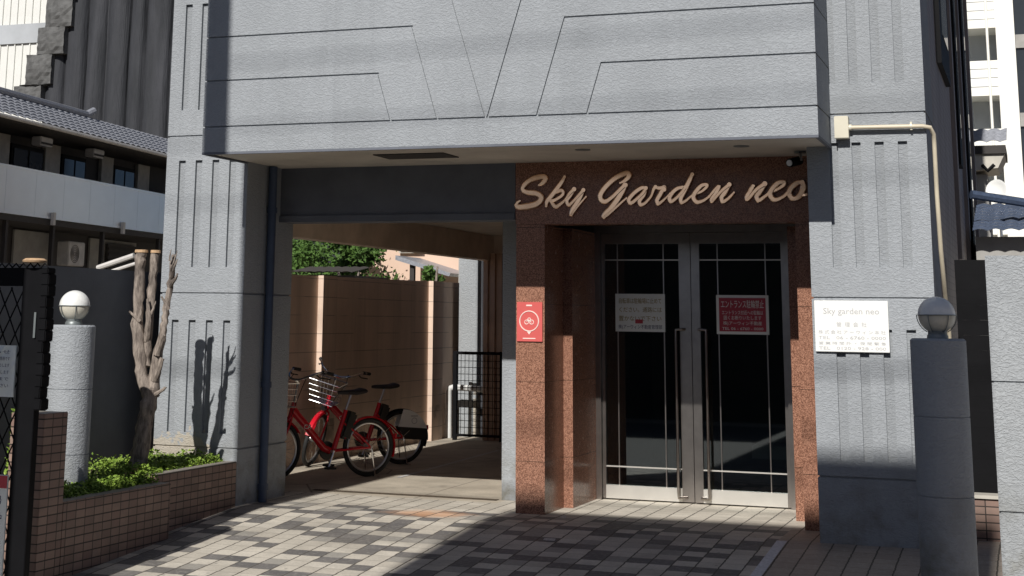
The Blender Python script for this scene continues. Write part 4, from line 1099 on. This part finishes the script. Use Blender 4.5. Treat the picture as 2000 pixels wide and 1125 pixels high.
# ------------------------------------------------------------------ across the street (reflections and shadows)
def block(x0, x1, y0, y1, h, mat, lab):
    T = thing('street_building', ((x0+x1)/2, (y0+y1)/2, -.4), lab, 'building')
    MB().box(x0,x1,y0,y1,-.4,h).build('wall', mat, T)
    for zf in [1.2+k*3.0 for k in range(int((h-1)/3))]:
        x = x0+.8
        while x < x1-1.8:
            w = MB().box(x,x+1.3,y1,y1+.04,zf,zf+1.4).build('window', 'alu', T); MB().box(x+.06,x+1.24,y1+.041,y1+.05,zf+.06,zf+1.34).build('pane', 'darkglass', w)
            x += 2.4
block(-4.2, -.34, -8, -3, 11.62, 'housewall', 'narrow tall grey building across the street')
block(-24, -13, -9, -3.2, 4.8, 'shutter', 'low cream building across the street')
block(-12.5, -4.4, -8, -3.2, 3.3, 'housedark', 'unseen dark block added across the street to darken door reflections')  # added out of view so the door glass reflects something dark
block(.1, 14, -9, -3.2, 4.9, 'sidewall', 'low brown building across the street')
T = thing('utility_pole', (-6.2, 5.2, -.35), 'concrete utility pole at the roadside left of view', 'utility pole')
MB().tube([(-6.16,5.2,-.4),(-6.27,5.2,9.4)], [.135,.115], 16).build('pole', 'concrete', T, True)
MB().tube([(-6.262,5.2,8.9),(-6.265,5.2,9.0)], .125, 16).build('pole_band', 'lampmetal', T)
def cable(y, z, sag, r, lab):
    m = MB(); m.tube([(x, y+.03*x, z-sag*(1-((x+4)/22)**2)) for x in [-26+i*2.0 for i in range(23)]], r, 8, False)
    tag(m.build('overhead_cable', 'rubber', None), lab, 'cable', 'overhead cables along the street')
cable(-2.4, 13.7, .5, .009, 'overhead cable, lowest of the street cables')
cable(-2.5, 14.4, .6, .009, 'overhead cable, second from the lowest')
cable(-2.6, 15.8, .5, .011, 'overhead cable, highest of the street cables')
cable(-2.2, 12.0, .35, .018, 'slack overhead telephone cable below the others')

# ------------------------------------------------------------------ light, sky, camera
S = Vector((.0, 1.0, -.735)).normalized()      # direction the sunlight travels
ld = bpy.data.lights.new('sun', 'SUN'); ld.energy = 4.75; ld.angle = R(.5); ld.color = (1.0, .965, .915)
lo = bpy.data.objects.new('sun', ld); COL.objects.link(lo); lo.rotation_euler = S.to_track_quat('-Z', 'Y').to_euler()
w = bpy.data.worlds.new('World'); sc.world = w; w.use_nodes = True
nt = w.node_tree; bg = nt.nodes['Background']; sky = nt.nodes.new('ShaderNodeTexSky'); sky.sky_type = 'NISHITA'; sky.sun_disc = False
elev = math.asin(-S.z); sky.sun_elevation = elev; sky.sun_rotation = math.atan2(-S.x, -S.y)
sky.altitude = 0; sky.air_density = .55; sky.dust_density = 1.0; sky.ozone_density = 3.5
nt.links.new(sky.outputs[0], bg.inputs[0]); bg.inputs[1].default_value = .05
cam = bpy.data.cameras.new('camera'); co = bpy.data.objects.new('camera', cam); COL.objects.link(co); sc.camera = co
yaw, pit, rol = -0.36654847, 0.19919012, 0.01309608
def rot(c, s, k):
    return c
cy, sy = math.cos(yaw), math.sin(yaw); cp, sp = math.cos(pit), math.sin(pit); cr_, sr = math.cos(rol), math.sin(rol)
Bm = Matrix(((1,0,0),(0,0,-1),(0,1,0))); Ry = Matrix(((cy,-sy,0),(sy,cy,0),(0,0,1))); Rp = Matrix(((1,0,0),(0,cp,sp),(0,-sp,cp))); Rr = Matrix(((cr_,-sr,0),(sr,cr_,0),(0,0,1)))
Mx = Rr @ Rp @ Bm @ Ry
right, down, fwd = Mx[0], Mx[1], Mx[2]
rm = Matrix((right, -down, -fwd)).transposed().to_4x4(); co.matrix_world = Matrix.Translation((0, 0, 1.55)) @ rm
cam.sensor_width = 36; cam.lens = 3019.5/2000*36; cam.shift_x = (1000-854.6)/2000; cam.shift_y = -(562.5-13.65)/2000
cam.clip_start = .1; cam.clip_end = 1000
sc.view_settings.view_transform = 'Standard'; sc.view_settings.look = 'None'; sc.view_settings.gamma = 1; sc.view_settings.exposure = 0
for o in list(bpy.data.objects):
    if '_local' in o: del o['_local']
sc.cycles.max_bounces = 8; sc.cycles.diffuse_bounces = 7
